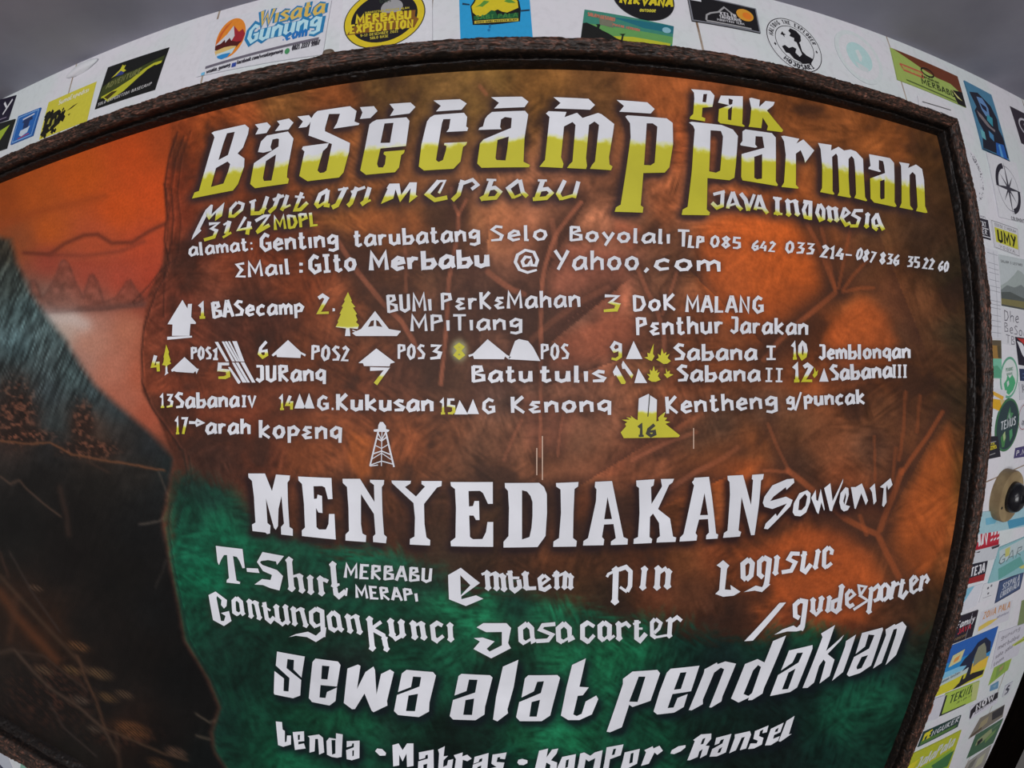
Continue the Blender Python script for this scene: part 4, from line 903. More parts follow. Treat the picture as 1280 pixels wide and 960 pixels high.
def mural(px, py):
    sky = blend(px, py, SKY); main = blend(px, py, MAIN); gr = blend(px, py, GREEN); dk = blend(px, py, DARK)
    # grain of the sprayed leaves: short strokes running in several directions
    q = np.zeros(px.shape, np.float32); wsum = np.zeros(px.shape, np.float32)
    for k in range(5):
        a = k * math.pi / 5 + .3
        u = px * math.cos(a) + py * math.sin(a); v_ = -px * math.sin(a) + py * math.cos(a)
        n = vnoise(u / 2.6, v_ / 13, 11 + k) * .6 + vnoise(u / 5, v_ / 22, 21 + k) * .4
        w = np.clip(vnoise(px / 38, py / 38, 40 + k) - .35, 0.02, 1) ** 2
        q += n * w; wsum += w
    grain = q / wsum - .5
    wx = px + 26 * (fbm(px, py, 40, 3, 60) - .5); wy = py + 26 * (fbm(px, py, 40, 3, 70) - .5)
    blotch = fbm(wx, wy, 46, 4, 80) - .5
    fine = fbm(px, py, 7, 3, 90) - .5
    calm = sstep(0.30, .62, fbm(px, py, 90, 2, 97))
    lum = main.mean(1, keepdims=True)
    main = (lum + (main - lum) * .95) * np.array([.92, .96, .93])
    m = main * (1 + .85 * blotch[:, None]) * (1 + (.75 * grain * (.35 + .65 * calm) + .25 * fine)[:, None])
    dark_m = sstep(.08, .28, -blotch)[:, None] * .45
    m = m * (1 - dark_m) + np.array([54, 37, 31]) * dark_m
    for pts, soft, c_, a in GLOW:
        k = region(px + 10 * blotch, py + 10 * blotch, pts, soft)[:, None] * min(1, a * 1.35)
        m = m * (1 - k) + np.array(c_) * (1 + .25 * grain + .2 * fine)[:, None] * k
    for pts, w, a in EDGES:
        P = N(pts); d = pl_dist(px, py, P); e0 = P[-1] - P[0]
        side = (px - P[0][0]) * e0[1] - (py - P[0][1]) * e0[0]
        k = (np.exp(-d / w) * sstep(-.4, .4, np.where(side < 0, d, -d)) * min(.9, a * 1.25))[:, None]
        m = m * (1 - k) + np.array([62, 38, 30]) * k
    # branches: a lighter bough with a sprayed dark edge
    for pts, w, s in BRANCH:
        d = pl_dist(px, py, pts)
        sh = np.exp(-(np.clip(d - w * .4, 0, None) / (w * 2.6)) ** 2)[:, None] * .62 * s
        m = m * (1 - sh) + np.array([66, 42, 32]) * sh
    for pts, w, s in BRANCH:
        d = pl_dist(px, py, pts)
        k = ((1 - sstep(w * .30, w * .75, d)) * (.45 + .5 * fbm(px, py, 30, 2, 140)))[:, None] * .8 * s
        t = np.clip((px - 850) / 200, 0, 1)[:, None]
        m = m * (1 - k) + (np.array([172, 100, 72]) * (1 - t) + np.array([158, 80, 44]) * t) * k
    gr = gr * np.array([1.0, .84, .84]) + np.array([3, 0, 0])
    g = gr * (1 + .6 * blotch[:, None]) * (1 + (.9 * grain + .5 * fine)[:, None])
    gb = sstep(.12, .3, grain + .5 * blotch)[:, None] * .35
    g = g * (1 - gb) + np.array([28, 104, 72]) * gb * np.clip(gr[:, 1:2] / 90, .35, 1.1) + g * 0
    gm = region(px + 16 * grain, py + 40 * grain + 26 * blotch, GREENP, 16)[:, None]
    out = m * (1 - gm) + g * gm
    # the landscape on the other side of the carved rope
    s = sky * np.array([.93, .97, .95]) * (1 + .10 * fine[:, None])
    for pts, w, c_, a in (('0 282 40 267 90 255 130 245', 5, (140, 62, 28), .5), ('30 316 62 318 80 305 105 294 122 293 140 304 165 303 185 290 205 280', 3, (95, 45, 32), .75), ('60 318 105 320 150 314 180 302', 3, (110, 52, 38), .5), ('85 330 140 330 190 320', 6, (150, 60, 40), .3)):
        k = np.exp(-(pl_dist(px, py, pts) / w) ** 2)[:, None] * a
        s = s * (1 - k) + np.array(c_) * k
    MTS = ['28,385 38,352 44,350 52,372 58,366 70,345 76,328 80,325 86,330 94,352 104,372 112,345 116,343 122,352 130,378 145,372 158,352 163,350 170,362 178,372 178,382 110,388 40,392']
    for pts in MTS:
        k = region(px + 4 * fine, py + 4 * fine, pts, 2.5)[:, None] * .55
        s = s * (1 - k) + (np.array([112, 66, 54]) * (1 + .8 * fine[:, None])) * k
        k = np.exp(-(pl_dist(px, py, pts, True) / 1.8) ** 2)[:, None] * .3
        s = s * (1 - k) + np.array([70, 45, 40]) * k
    k = np.exp(-(pl_dist(px, py, '40 390 90 388 140 384 205 378') / 5) ** 2)[:, None] * .6
    s = s * (1 - k) + np.array([92, 62, 55]) * k
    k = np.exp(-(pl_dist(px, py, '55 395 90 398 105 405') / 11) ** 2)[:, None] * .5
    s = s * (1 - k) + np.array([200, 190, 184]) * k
    # ground, volcano slope
    dk = dk * (1 - .28 * sstep(520, 640, py))[:, None]
    d = dk * (1 + .35 * fine[:, None])
    hat = vnoise((px + .4 * py) / 2.2, (py - .8 * px) / 20, 120) - .5
    hill = (1 - sstep(500, 560, py + .25 * px))[:, None]
    d = d * (1 + hat[:, None] * (.75 * hill + .25)) * (1 + .5 * blotch[:, None])
    for cx_, cy_, rx, ry in ((20, 515, 28, 42), (103, 528, 15, 30), (110, 562, 42, 12), (30, 545, 40, 10), (60, 870, 60, 45), (150, 920, 50, 14)):
        k = np.exp(-(((px - cx_) / rx) ** 2 + ((py - cy_) / ry) ** 2) ** 2)[:, None] * .7
        gl = fbm(px * 1.3, py * 1.3, 5, 3, 130)[:, None]
        d = d * (1 - k) + (np.array([34, 24, 20]) + np.array([92, 52, 36]) * sstep(.45, .75, gl)) * k * (.55 if cy_ > 700 else 1)
    for pts, w, c_, a in (('0 551 40 555 62 553 75 560 90 568 120 574 160 580 205 588', 1.6, (104, 66, 44), .8), ('0 595 14 606 24 600 32 610 55 630 75 645', 1.6, (84, 64, 52), .6), ('75 610 82 640 86 668', 4, (62, 44, 36), .5), ('198 590 208 615 214 625', 1.5, (74, 66, 58), .6),
                          ('175 656 190 654 204 648', 1.6, (80, 72, 64), .7), ('204 648 225 635 243 654', 1.5, (48, 70, 62), .6), ('210 660 238 676', 1.5, (48, 70, 62), .6), ('246 893 262 903 275 898', 1.6, (70, 62, 52), .8), ('246 920 262 924', 1.8, (70, 62, 52), .8), ('208 700 195 735', 1.5, (60, 54, 48), .4),
                          ('0 720 20 742 50 775 85 812 112 842', 3, (62, 46, 34), .7), ('0 740 20 770 55 808 70 825', 7, (96, 54, 30), .55), ('0 815 18 812 40 838 62 860 100 885 130 912 145 940', 2.4, (66, 52, 42), .8), ('25 815 55 820 85 845 108 862', 1.5, (60, 46, 38), .6), ('97 820 108 850 120 875 130 908', 2, (72, 50, 36), .8), ('130 910 165 925 205 942 235 950', 2, (72, 54, 40), .7),
                          ('12 690 40 740 75 790', 1.6, (52, 44, 40), .6), ('112 578 135 590', 2, (70, 50, 40), .4), ('0 690 10 720', 2, (66, 44, 34), .5), ('145 915 150 960', 2.5, (64, 46, 36), .6), ('60 876 80 910 120 945', 1.6, (56, 46, 42), .6), ('20 745 12 800', 5, (70, 44, 30), .5)):
        k = np.exp(-(pl_dist(px + 3 * fine, py + 3 * fine, pts) / w) ** 2)[:, None] * a
        d = d * (1 - k) + np.array(c_) * k
    for cx_, cy_, L, c_ in ((98, 808, 14, (104, 70, 42)), (55, 838, 12, (92, 72, 52)), (90, 838, 13, (96, 72, 44)), (125, 842, 16, (100, 76, 50)), (155, 868, 12, (96, 74, 54)), (135, 872, 14, (90, 66, 40)), (100, 875, 12, (82, 70, 60)), (165, 912, 24, (104, 66, 38)), (220, 940, 14, (96, 72, 56)), (200, 955, 16, (88, 58, 36)), (118, 912, 10, (72, 60, 50)), (45, 735, 9, (80, 62, 48))):
        k = np.exp(-(((px - cx_) / L) ** 2 + ((py - cy_ - .25 * (px - cx_)) / (L * .45)) ** 2) ** 2)[:, None] * (.35 + .65 * (np.sin(px * 1.5 + py * .3) > 0))[:, None] * .75
        d = d * (1 - k) + np.array(c_) * k
    lm_ = region(px + 3 * fine, py + 3 * fine, LANDS, 7)[:, None]
    left = s * (1 - lm_) + d * lm_
    lp = region(px, py, LEFTP, 3)[:, None]
    out = out * (1 - lp) + left * lp
    # carved rope between the two pictures: grooves and lit ridges of paint
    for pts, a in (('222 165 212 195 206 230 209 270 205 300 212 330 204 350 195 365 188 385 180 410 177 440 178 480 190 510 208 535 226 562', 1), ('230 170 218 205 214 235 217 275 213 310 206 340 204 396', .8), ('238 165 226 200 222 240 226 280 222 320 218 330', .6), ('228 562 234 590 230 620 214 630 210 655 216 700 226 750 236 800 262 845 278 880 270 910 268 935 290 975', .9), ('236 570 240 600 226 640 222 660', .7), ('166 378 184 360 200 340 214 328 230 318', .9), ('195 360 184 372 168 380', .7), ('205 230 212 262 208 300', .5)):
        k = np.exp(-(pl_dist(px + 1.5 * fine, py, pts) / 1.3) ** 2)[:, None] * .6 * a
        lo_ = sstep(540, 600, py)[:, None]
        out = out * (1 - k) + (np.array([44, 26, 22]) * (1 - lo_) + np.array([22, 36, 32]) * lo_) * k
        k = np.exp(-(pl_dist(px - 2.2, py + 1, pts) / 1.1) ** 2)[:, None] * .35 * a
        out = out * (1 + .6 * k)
    # sprayed dark outline round the lettering
    for im, dx, dy, sg, a, c_ in SHADOWS:
        k = np.clip(sample(im, px - dx, py - dy) * 2.0, 0, 1)[:, None] * a
        out = out * (1 - k) + np.array(c_) * k
    # the number eight in its sprayed patch of green
    d8 = np.hypot((px - 574) / 10.5, (py - 438) / 14)
    k = np.exp(-d8 ** 4)[:, None] * .75
    out = out * (1 - k) + np.array([176, 184, 140]) * k
    return np.clip(out, 6, 235)


byname = {}
for nm, p, _m, _b in LINES: byname.setdefault(nm, []).append(p)
big = byname['title_lettering'] + byname['small_title_lettering'] + byname['mountain_lettering'] + byname['altitude_lettering'] + byname['country_lettering']
low = byname['rental_heading_lettering'] + byname['rental_list_lettering']
mid_ = byname['offer_heading_lettering'] + byname['souvenir_lettering']
small = [p for nm, p, _m, _b in LINES if p not in big and p not in low and p not in mid_]
SHADOWS = [(blur(raster(big), 5.0), -4, 4, 4, .9, (48, 36, 38)), (blur(raster(mid_), 5.0), -3, 5, 4, .85, (34, 22, 24)), (blur(raster(low), 5.0), 3, 4, 4, .85, (14, 20, 26)), (blur(raster(small), 4.0), -1, 1, 3, .4, (46, 30, 28))]

BQ = np.array([(-2.90, .662), (1.50, .662), (1.56, -2.36), (-2.90, -1.535)]) * DB + (0, ZC)     # corners of the panel: X, Z
NU, NV = 680, 520
au = np.tan(np.linspace(math.atan(-2.90), math.atan(1.53), NU)); su = (au - au[0]) / (au[-1] - au[0])
av = np.tan(np.linspace(math.atan(.662), math.atan(-2.0), NV)); sv = (av - av[0]) / (av[-1] - av[0])
S, T = np.meshgrid(su, sv)
S = S.ravel(); T = T.ravel()
XZ = (BQ[0] * ((1 - S) * (1 - T))[:, None] + BQ[1] * (S * (1 - T))[:, None] + BQ[2] * (S * T)[:, None] + BQ[3] * ((1 - S) * T)[:, None])
px, py = seen(XZ[:, 0], XZ[:, 1], DB)
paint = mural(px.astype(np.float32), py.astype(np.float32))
verts = np.stack([XZ[:, 0], np.full(len(XZ), DB), XZ[:, 1]], 1)
ii = (np.arange(NV - 1)[:, None] * NU + np.arange(NU - 1)[None, :]).ravel()
quads = np.stack([ii, ii + NU, ii + NU + 1, ii + 1], 1)


def mural_material():
    m, nt, b = new_mat('varnished_sprayed_paint')
    at_ = nt.nodes.new('ShaderNodeAttribute'); at_.attribute_name = 'paint'
    tc = nt.nodes.new('ShaderNodeTexCoord')
    n = nt.nodes.new('ShaderNodeTexNoise'); n.inputs['Scale'].default_value = 260; n.inputs['Detail'].default_value = 3
    nt.links.new(tc.outputs['Object'], n.inputs['Vector'])
    mr = nt.nodes.new('ShaderNodeMapRange'); mr.inputs['To Min'].default_value = .72; mr.inputs['To Max'].default_value = 1.28
    nt.links.new(n.outputs['Fac'], mr.inputs['Value'])
    mx = nt.nodes.new('ShaderNodeMix'); mx.data_type = 'RGBA'; mx.blend_type = 'MULTIPLY'; mx.inputs['Factor'].default_value = 1
    nt.links.new(at_.outputs['Color'], mx.inputs[6]); nt.links.new(mr.outputs[0], mx.inputs[7])
    nt.links.new(mx.outputs[2], b.inputs['Base Color'])
    b.inputs['Roughness'].default_value = .5; b.inputs['Specular IOR Level'].default_value = .1
    bp = nt.nodes.new('ShaderNodeBump'); bp.inputs['Strength'].default_value = .12; bp.inputs['Distance'].default_value = .001
    nt.links.new(n.outputs['Fac'], bp.inputs['Height']); nt.links.new(bp.outputs[0], b.inputs['Normal'])
    return m


SIGN = empty('carved_sign', (0, DB, ZC))
tag(SIGN, 'large carved and painted wooden sign in a dark rough frame on the wall', 'sign')


def to_sign(v):
    v = np.asarray(v, float).copy(); v[:, 1] -= DB; v[:, 2] -= ZC; return v


me = bpy.data.meshes.new('painted_panel')
me.from_pydata(to_sign(verts).tolist(), [], quads.tolist())
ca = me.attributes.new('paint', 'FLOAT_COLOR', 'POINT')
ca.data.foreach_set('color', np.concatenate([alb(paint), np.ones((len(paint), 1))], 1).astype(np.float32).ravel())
me.materials.append(mural_material())
me.update()
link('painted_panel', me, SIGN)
# board behind the painted face
bx = np.concatenate([np.stack([BQ[:, 0], np.full(4, DB + .0005), BQ[:, 1]], 1), np.stack([BQ[:, 0], np.full(4, DW), BQ[:, 1]], 1)])
mesh_obj('backing_board', to_sign(bx), [(0, 1, 5, 4), (1, 2, 6, 5), (2, 3, 7, 6), (3, 0, 4, 7), (4, 5, 6, 7)], DARKWOOD, SIGN)


def letter_material():
    m, nt, b = new_mat('white_and_lime_sign_paint')
    at_ = nt.nodes.new('ShaderNodeAttribute'); at_.attribute_name = 'tint'
    tc = nt.nodes.new('ShaderNodeTexCoord')
    n = nt.nodes.new('ShaderNodeTexNoise'); n.inputs['Scale'].default_value = 70; n.inputs['Detail'].default_value = 4
    nt.links.new(tc.outputs['Object'], n.inputs['Vector'])
    ad = nt.nodes.new('ShaderNodeMath'); ad.operation = 'MULTIPLY_ADD'; ad.inputs[1].default_value = .5; ad.inputs[2].default_value = .25
    sb = nt.nodes.new('ShaderNodeMath'); sb.operation = 'SUBTRACT'; sb.inputs[1].default_value = .5
    nt.links.new(n.outputs['Fac'], sb.inputs[0])
    nt.links.new(at_.outputs['Fac'], ad.inputs[0])
    a2 = nt.nodes.new('ShaderNodeMath'); a2.operation = 'ADD'
    nt.links.new(ad.outputs[0], a2.inputs[0]); nt.links.new(sb.outputs[0], a2.inputs[1])
    cr = nt.nodes.new('ShaderNodeValToRGB')
    e = cr.color_ramp.elements
    e[0].position = 0.02; e[0].color = (*alb((190, 184, 48)), 1)
    e[1].position = .5; e[1].color = (*alb((212, 214, 220)), 1)
    k = e.new(.12); k.color = (*alb((200, 197, 72)), 1)
    k = e.new(.3); k.color = (*alb((212, 214, 170)), 1)
    nt.links.new(a2.outputs[0], cr.inputs['Fac'])
    n2 = nt.nodes.new('ShaderNodeTexNoise'); n2.inputs['Scale'].default_value = 9; n2.inputs['Detail'].default_value = 8
    nt.links.new(tc.outputs['Object'], n2.inputs['Vector'])
    mr = nt.nodes.new('ShaderNodeMapRange'); mr.inputs['From Min'].default_value = .3; mr.inputs['From Max'].default_value = .7
    mr.inputs['To Min'].default_value = .80; mr.inputs['To Max'].default_value = 1.04
    nt.links.new(n2.outputs['Fac'], mr.inputs['Value'])
    mx = nt.nodes.new('ShaderNodeMix'); mx.data_type = 'RGBA'; mx.blend_type = 'MULTIPLY'; mx.inputs['Factor'].default_value = 1
    nt.links.new(cr.outputs[0], mx.inputs[6]); nt.links.new(mr.outputs[0], mx.inputs[7]); nt.links.new(mx.outputs[2], b.inputs['Base Color'])
    b.inputs['Roughness'].default_value = .5; b.inputs['Specular IOR Level'].default_value = .25
    return m


LETTERM = letter_material()
NAMES_LABEL = {'title_lettering': 'white letters fading to lime yellow', 'offer_heading_lettering': 'bold white slab letters', 'rental_heading_lettering': 'bold slanted white letters'}
for nm, p, mid, band in LINES:
    V = p.verts()
    if mid:
        mx_, my_ = zip(*mid)
        t = (np.interp(V[:, 0], mx_, my_) - V[:, 1]) / band
    else:
        t = np.full(len(V), 4.0)
    W_ = at(V, DB - .0009)
    me = bpy.data.meshes.new(nm)
    me.from_pydata(to_sign(np.stack([W_[:, 0], DB - .0009 - p.depth(), W_[:, 1]], 1)).tolist(), [], p.F)
    a = me.attributes.new('tint', 'FLOAT', 'POINT'); a.data.foreach_set('value', t.astype(np.float32))
    me.materials.append(LETTERM); me.update()
    o = link(nm, me, SIGN)
    if nm in NAMES_LABEL: o['label'] = NAMES_LABEL[nm]
W_ = at(SIXTEEN.verts(), DB - .0013)
mesh_obj('numeral', to_sign(np.stack([W_[:, 0], DB - .0013 - SIXTEEN.depth(), W_[:, 1]], 1)), SIXTEEN.F, ink((50, 48, 40)), SIGN)['label'] = 'dark number on the lime mound'
for q in DRIPS:
    p = Paint(); p.line(1.3, N(q)); W_ = at(p.verts(), DB - .0009)
    mesh_obj('paint_drip', to_sign(np.stack([W_[:, 0], np.full(len(W_), DB - .0009), W_[:, 1]], 1)), p.F, ink((190, 160, 140)), SIGN)

# ------------------------------------------------------------------ the rough frame
FRAMEM, nt, b = new_mat('dark_twisted_bark')
tc = nt.nodes.new('ShaderNodeTexCoord')
va = nt.nodes.new('ShaderNodeAttribute'); va.attribute_name = 'ridge'
n = nt.nodes.new('ShaderNodeTexNoise'); n.inputs['Scale'].default_value = 120; n.inputs['Detail'].default_value = 6
nt.links.new(tc.outputs['Object'], n.inputs['Vector'])
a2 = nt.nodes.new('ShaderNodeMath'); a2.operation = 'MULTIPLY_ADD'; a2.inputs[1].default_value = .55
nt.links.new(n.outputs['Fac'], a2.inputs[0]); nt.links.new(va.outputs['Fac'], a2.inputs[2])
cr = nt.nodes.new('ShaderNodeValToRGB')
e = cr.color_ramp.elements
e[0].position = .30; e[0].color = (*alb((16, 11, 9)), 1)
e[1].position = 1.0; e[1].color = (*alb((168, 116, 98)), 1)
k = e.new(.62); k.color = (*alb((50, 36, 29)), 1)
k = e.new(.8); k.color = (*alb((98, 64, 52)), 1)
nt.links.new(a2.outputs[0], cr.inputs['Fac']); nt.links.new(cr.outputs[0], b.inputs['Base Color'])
b.inputs['Roughness'].default_value = .5; b.inputs['Specular IOR Level'].default_value = .3
bp = nt.nodes.new('ShaderNodeBump'); bp.inputs['Strength'].default_value = .6; bp.inputs['Distance'].default_value = .002
nt.links.new(n.outputs['Fac'], bp.inputs['Height']); nt.links.new(bp.outputs[0], b.inputs['Normal'])

# corner points (X, Z) of the outer and of the inner edge of the frame
YFR = DB - .030
ot = ZC + .747 * YFR            # top, outer edge of the face
it_ = ZC + .641 * DB            # top of the visible panel
orx = 1.644 * YFR; irx = 1.464 * DB
OUT = np.array([(-1.53, ot), (orx, ot), (orx + .03, ZC - 1.30), (-1.53, ZC - .805)])
INN = np.array([(-1.42, it_), (irx, it_), (irx + .02, ZC - 1.17), (-1.42, ZC - .737)])
# profile: fraction across (0 outer .. 1 inner) and distance in front of the wall side
PROF = [(0.0, DW), (-.02, DB), (0.0, YFR + .006), (.06, YFR), (.2, YFR - .002), (.35, YFR - .001), (.5, YFR + .002), (.60, YFR + .004), (.66, YFR + .009), (.70, YFR + .021), (.74, YFR + .022), (.80, YFR + .017), (.86, YFR + .017), (.91, YFR + .022), (.97, YFR + .027), (1.0, DB + .0008)]


def rail(name, i, seed):
    j = (i + 1) % 4
    L = np.hypot(*(OUT[j] - OUT[i]))
    n = int(L / .0026)
    fr = []
    for (f0, y0), (f1, y1) in zip(PROF[:-1], PROF[1:]):
        m = max(2, int((abs(f1 - f0) * .085 + abs(y1 - y0)) / .0026))
        fr += [(f0 + (f1 - f0) * k / m, y0 + (y1 - y0) * k / m) for k in range(m)]
    fr.append(PROF[-1])
    fr = np.array(fr); m = len(fr)
    t = np.linspace(0, 1, n)
    Tt, Ff = np.meshgrid(t, fr[:, 0], indexing='ij'); Yy = np.tile(fr[:, 1], (n, 1))
    A_ = OUT[i][None, None] * (1 - Ff[..., None]) + INN[i][None, None] * Ff[..., None]
    B_ = OUT[j][None, None] * (1 - Ff[..., None]) + INN[j][None, None] * Ff[..., None]
    XZ_ = A_ * (1 - Tt[..., None]) + B_ * Tt[..., None]
    al = Tt * L * 1000; ac = np.tile(np.cumsum(np.r_[0, np.hypot(np.diff(fr[:, 0]) * .085, np.diff(fr[:, 1]))]) * 1000, (n, 1))
    wv = 14 * (fbm(al, ac, 40, 2, seed) - .5)
    r1 = 1 - 2 * np.abs(fbm(al + 20 * wv, ac + wv, 11, 4, seed + 3) - .5) * 2
    r2 = 1 - 2 * np.abs(vnoise(al / 13 + ac / 7 + wv / 7, ac / 4 - al / 30, seed + 9) - .5)
    ridge = np.clip(.55 * r1 + .45 * r2 - .1, 0, 1)
    amp = np.clip(np.minimum((DB - .001 - Yy) / .006, 1), 0, 1) * np.clip(Ff * 0 + 1, 0, 1)
    Yy = Yy - amp * (.0040 * ridge + .004 * (fbm(al, ac, 60, 2, seed + 20) - .5))
    side = .003 * (fbm(al, ac * 0, 30, 3, seed + 30) - .5) * (Ff < .1)
    d = OUT[j] - OUT[i]; nn = np.array([-d[1], d[0]]) / L
    XZ_ = XZ_ + nn * side[..., None]
    v = np.stack([XZ_[..., 0], Yy, XZ_[..., 1]], -1).reshape(-1, 3)
    q = (np.arange(n - 1)[:, None] * m + np.arange(m - 1)[None, :]).ravel()
    F = np.stack([q, q + 1, q + m + 1, q + m], 1)
    me = bpy.data.meshes.new(name); me.from_pydata(to_sign(v).tolist(), [], F.tolist())
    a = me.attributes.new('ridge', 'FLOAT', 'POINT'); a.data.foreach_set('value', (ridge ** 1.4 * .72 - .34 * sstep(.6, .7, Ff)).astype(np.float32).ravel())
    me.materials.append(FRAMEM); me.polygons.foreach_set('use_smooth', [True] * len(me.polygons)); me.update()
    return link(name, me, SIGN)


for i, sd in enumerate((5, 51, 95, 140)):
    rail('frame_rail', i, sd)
# knot of wood standing up on the top rail
bm = bmesh.new(); bmesh.ops.create_icosphere(bm, subdivisions=3, radius=1)
kx, kz = at([(411, 68)], YFR + .01)[0]
for v_ in bm.verts:
    k = 1 + .25 * (float(vnoise(np.array([v_.co.x * 2 + 5]), np.array([v_.co.y * 2 + v_.co.z + 9]), 3)[0]) - .5)
    v_.co = Vector((v_.co.x * .0085 * k, v_.co.y * .010 * k, v_.co.z * .0075 * k)) + Vector((kx, YFR + .012 - DB, kz - ZC))
me = bpy.data.meshes.new('wood_knot'); bm.to_mesh(me); bm.free(); me.materials.append(noise_mat('grey_brown_knot', (78, 64, 54), (120, 108, 94), 60, rough=.7)); me.polygons.foreach_set('use_smooth', [True] * len(me.polygons)); link('wood_knot', me, SIGN)

# ================================================================== STICKERS ON THE WALL
class Sticker:
    """a printed sticker stuck flat on the wall: backing with its print as parts.  Local coordinates s to the right, t down, 0..1"""
    def __init__(self, name, label, quad, color, cat='sticker', round_=False, group=None, rough=.4):
        if isinstance(quad, str):
            self.q = at(N(quad), DW)
        else:                                   # (u, v, radius) on the wall in units of the lens distance
            u, v, r = quad
            self.q = np.array([(u - r, v + r), (u + r, v + r), (u + r, v - r), (u - r, v - r)]) * DW + (0, ZC)
        self.c = self.q.mean(0); self.k = 0
        self.root = None
        if round_:
            a = np.linspace(0, 2 * math.pi, 49)[:-1]
            loop = self.loc(np.stack([.5 + .5 * np.cos(a), .5 + .5 * np.sin(a)], 1))
        else:
            e = [np.linspace(0, 1, 7)[:-1]] * 4
            loop = self.loc(np.concatenate([np.stack([e[0], e[0] * 0], 1), np.stack([e[0] * 0 + 1, e[0]], 1), np.stack([1 - e[0], e[0] * 0 + 1], 1), np.stack([e[0] * 0, 1 - e[0]], 1)]))
        n = len(loop)
        V, F = tess([loop])
        Sticker.count = getattr(Sticker, 'count', 0) + 1
        self.y0 = Y0 = -.0005 - .0008 * (Sticker.count % 4)
        Y1 = -.00005
        vv = [(x - self.c[0], Y0, z - self.c[1]) for x, z in V] + [(x - self.c[0], Y1, z - self.c[1]) for x, z in V]
        ff = list(F) + [(i, (i + 1) % n, n + (i + 1) % n, n + i) for i in range(n)]
        self.root = mesh_obj(name, vv, ff, ink(color, rough))
        self.root.location = (self.c[0], DW, self.c[1])
        tag(self.root, label, cat, group or ('stickers on the wall above the sign' if self.c[1] > ZC + .36 else 'stickers on the wall beside the sign' if self.c[0] > 0 else 'stickers under the sign'))

    def loc(self, st):
        st = np.atleast_2d(np.asarray(st, float)); s, t = st[:, :1], st[:, 1:]
        q = self.q
        return q[0] * (1 - s) * (1 - t) + q[1] * s * (1 - t) + q[2] * s * t + q[3] * (1 - s) * t

    def put(self, name, paint, color, rough=.4):
        self.k += 1
        V = paint.verts()
        if len(V) == 0: return self
        y = self.y0 - .00005 * self.k
        d = paint.depth()
        mesh_obj(name, [(V[i, 0] - self.c[0], y - d[i] * .12, V[i, 1] - self.c[1]) for i in range(len(V))], paint.F, ink(color, rough), self.root)
        return self

    def P(self, name, color, *loops):
        p = Paint(); p.poly(*[self.loc(N(l)) for l in loops]); return self.put(name, p, color)

    def PS(self, name, color, polys):
        p = Paint()
        for l in polys: p.poly(self.loc(N(l)))
        return self.put(name, p, color)

    def E(self, name, color, cx, cy, rx, ry, a0=0, a1=360):
        a = np.radians(np.linspace(a0, a1, 41)[:-1] if a1 - a0 >= 360 else np.linspace(a0, a1, 33))
        p = Paint(); p.poly(self.loc(np.stack([cx + rx * np.cos(a), cy + ry * np.sin(a)], 1))); return self.put(name, p, color)

    def R(self, name, color, cx, cy, rx, ry, w, a0=0, a1=360):
        a = np.radians(np.linspace(a0, a1, 49))
        p = Paint(); p.line(w * self.h(), self.loc(np.stack([cx + rx * np.cos(a), cy + ry * np.sin(a)], 1))); return self.put(name, p, color)

    def h(self): return np.hypot(*(self.q[3] - self.q[0]))

    def L(self, name, color, w, *lines):
        p = Paint()
        for l in lines: p.line(w * self.h(), self.loc(N(l)))
        return self.put(name, p, color)

    def T(self, name, color, *texts_):
        """texts: (string, s0, t0, s1, t1, height, weight)"""
        p = Paint()
        for t, s0, t0, s1, t1, hh, w in texts_:
            a, b_ = self.loc([(s0, t0), (s1, t1)])
            up = self.loc([(s0, t0 - hh)])[0] - a
            write(p, t, a, b_, np.hypot(*up), w * np.hypot(*up), up=up, down=False)
        return self.put(name, p, color)

    def A(self, name, color, text, cx, cy, r, a0, a1, hh, w, inward=False):
        """text along an arc, angles clockwise from the right in degrees"""
        p = Paint(); n = len(text)
        for i, ch in enumerate(text):
            g0 = math.radians(a0 + (a1 - a0) * i / n); g1 = math.radians(a0 + (a1 - a0) * (i + .8) / n)
            if ch == ' ': continue
            p0, p1 = self.loc([(cx + r * math.cos(g0), cy + r * math.sin(g0)), (cx + r * math.cos(g1), cy + r * math.sin(g1))])
            gm = (g0 + g1) / 2; k = -1 if inward else 1
            up = self.loc([(cx + (r + k * hh) * math.cos(gm), cy + (r + k * hh) * math.sin(gm))])[0] - self.loc([(cx + r * math.cos(gm), cy + r * math.sin(gm))])[0]
            write(p, ch, p0, p1, np.hypot(*up), w * np.hypot(*up), up=up, down=False)
        return self.put(name, p, color)


WHITE, PAPER, BLACK = (206, 207, 212), (200, 202, 207), (24, 22, 26)
rnd = random.Random(4)


def jag(n, x0, y0, x1, y1, amp, seed=1):
    r = random.Random(seed)
    return ' '.join('%.3f %.3f' % (x0 + (x1 - x0) * i / n, y0 + (y1 - y0) * i / n + r.uniform(-amp, amp)) for i in range(n + 1))


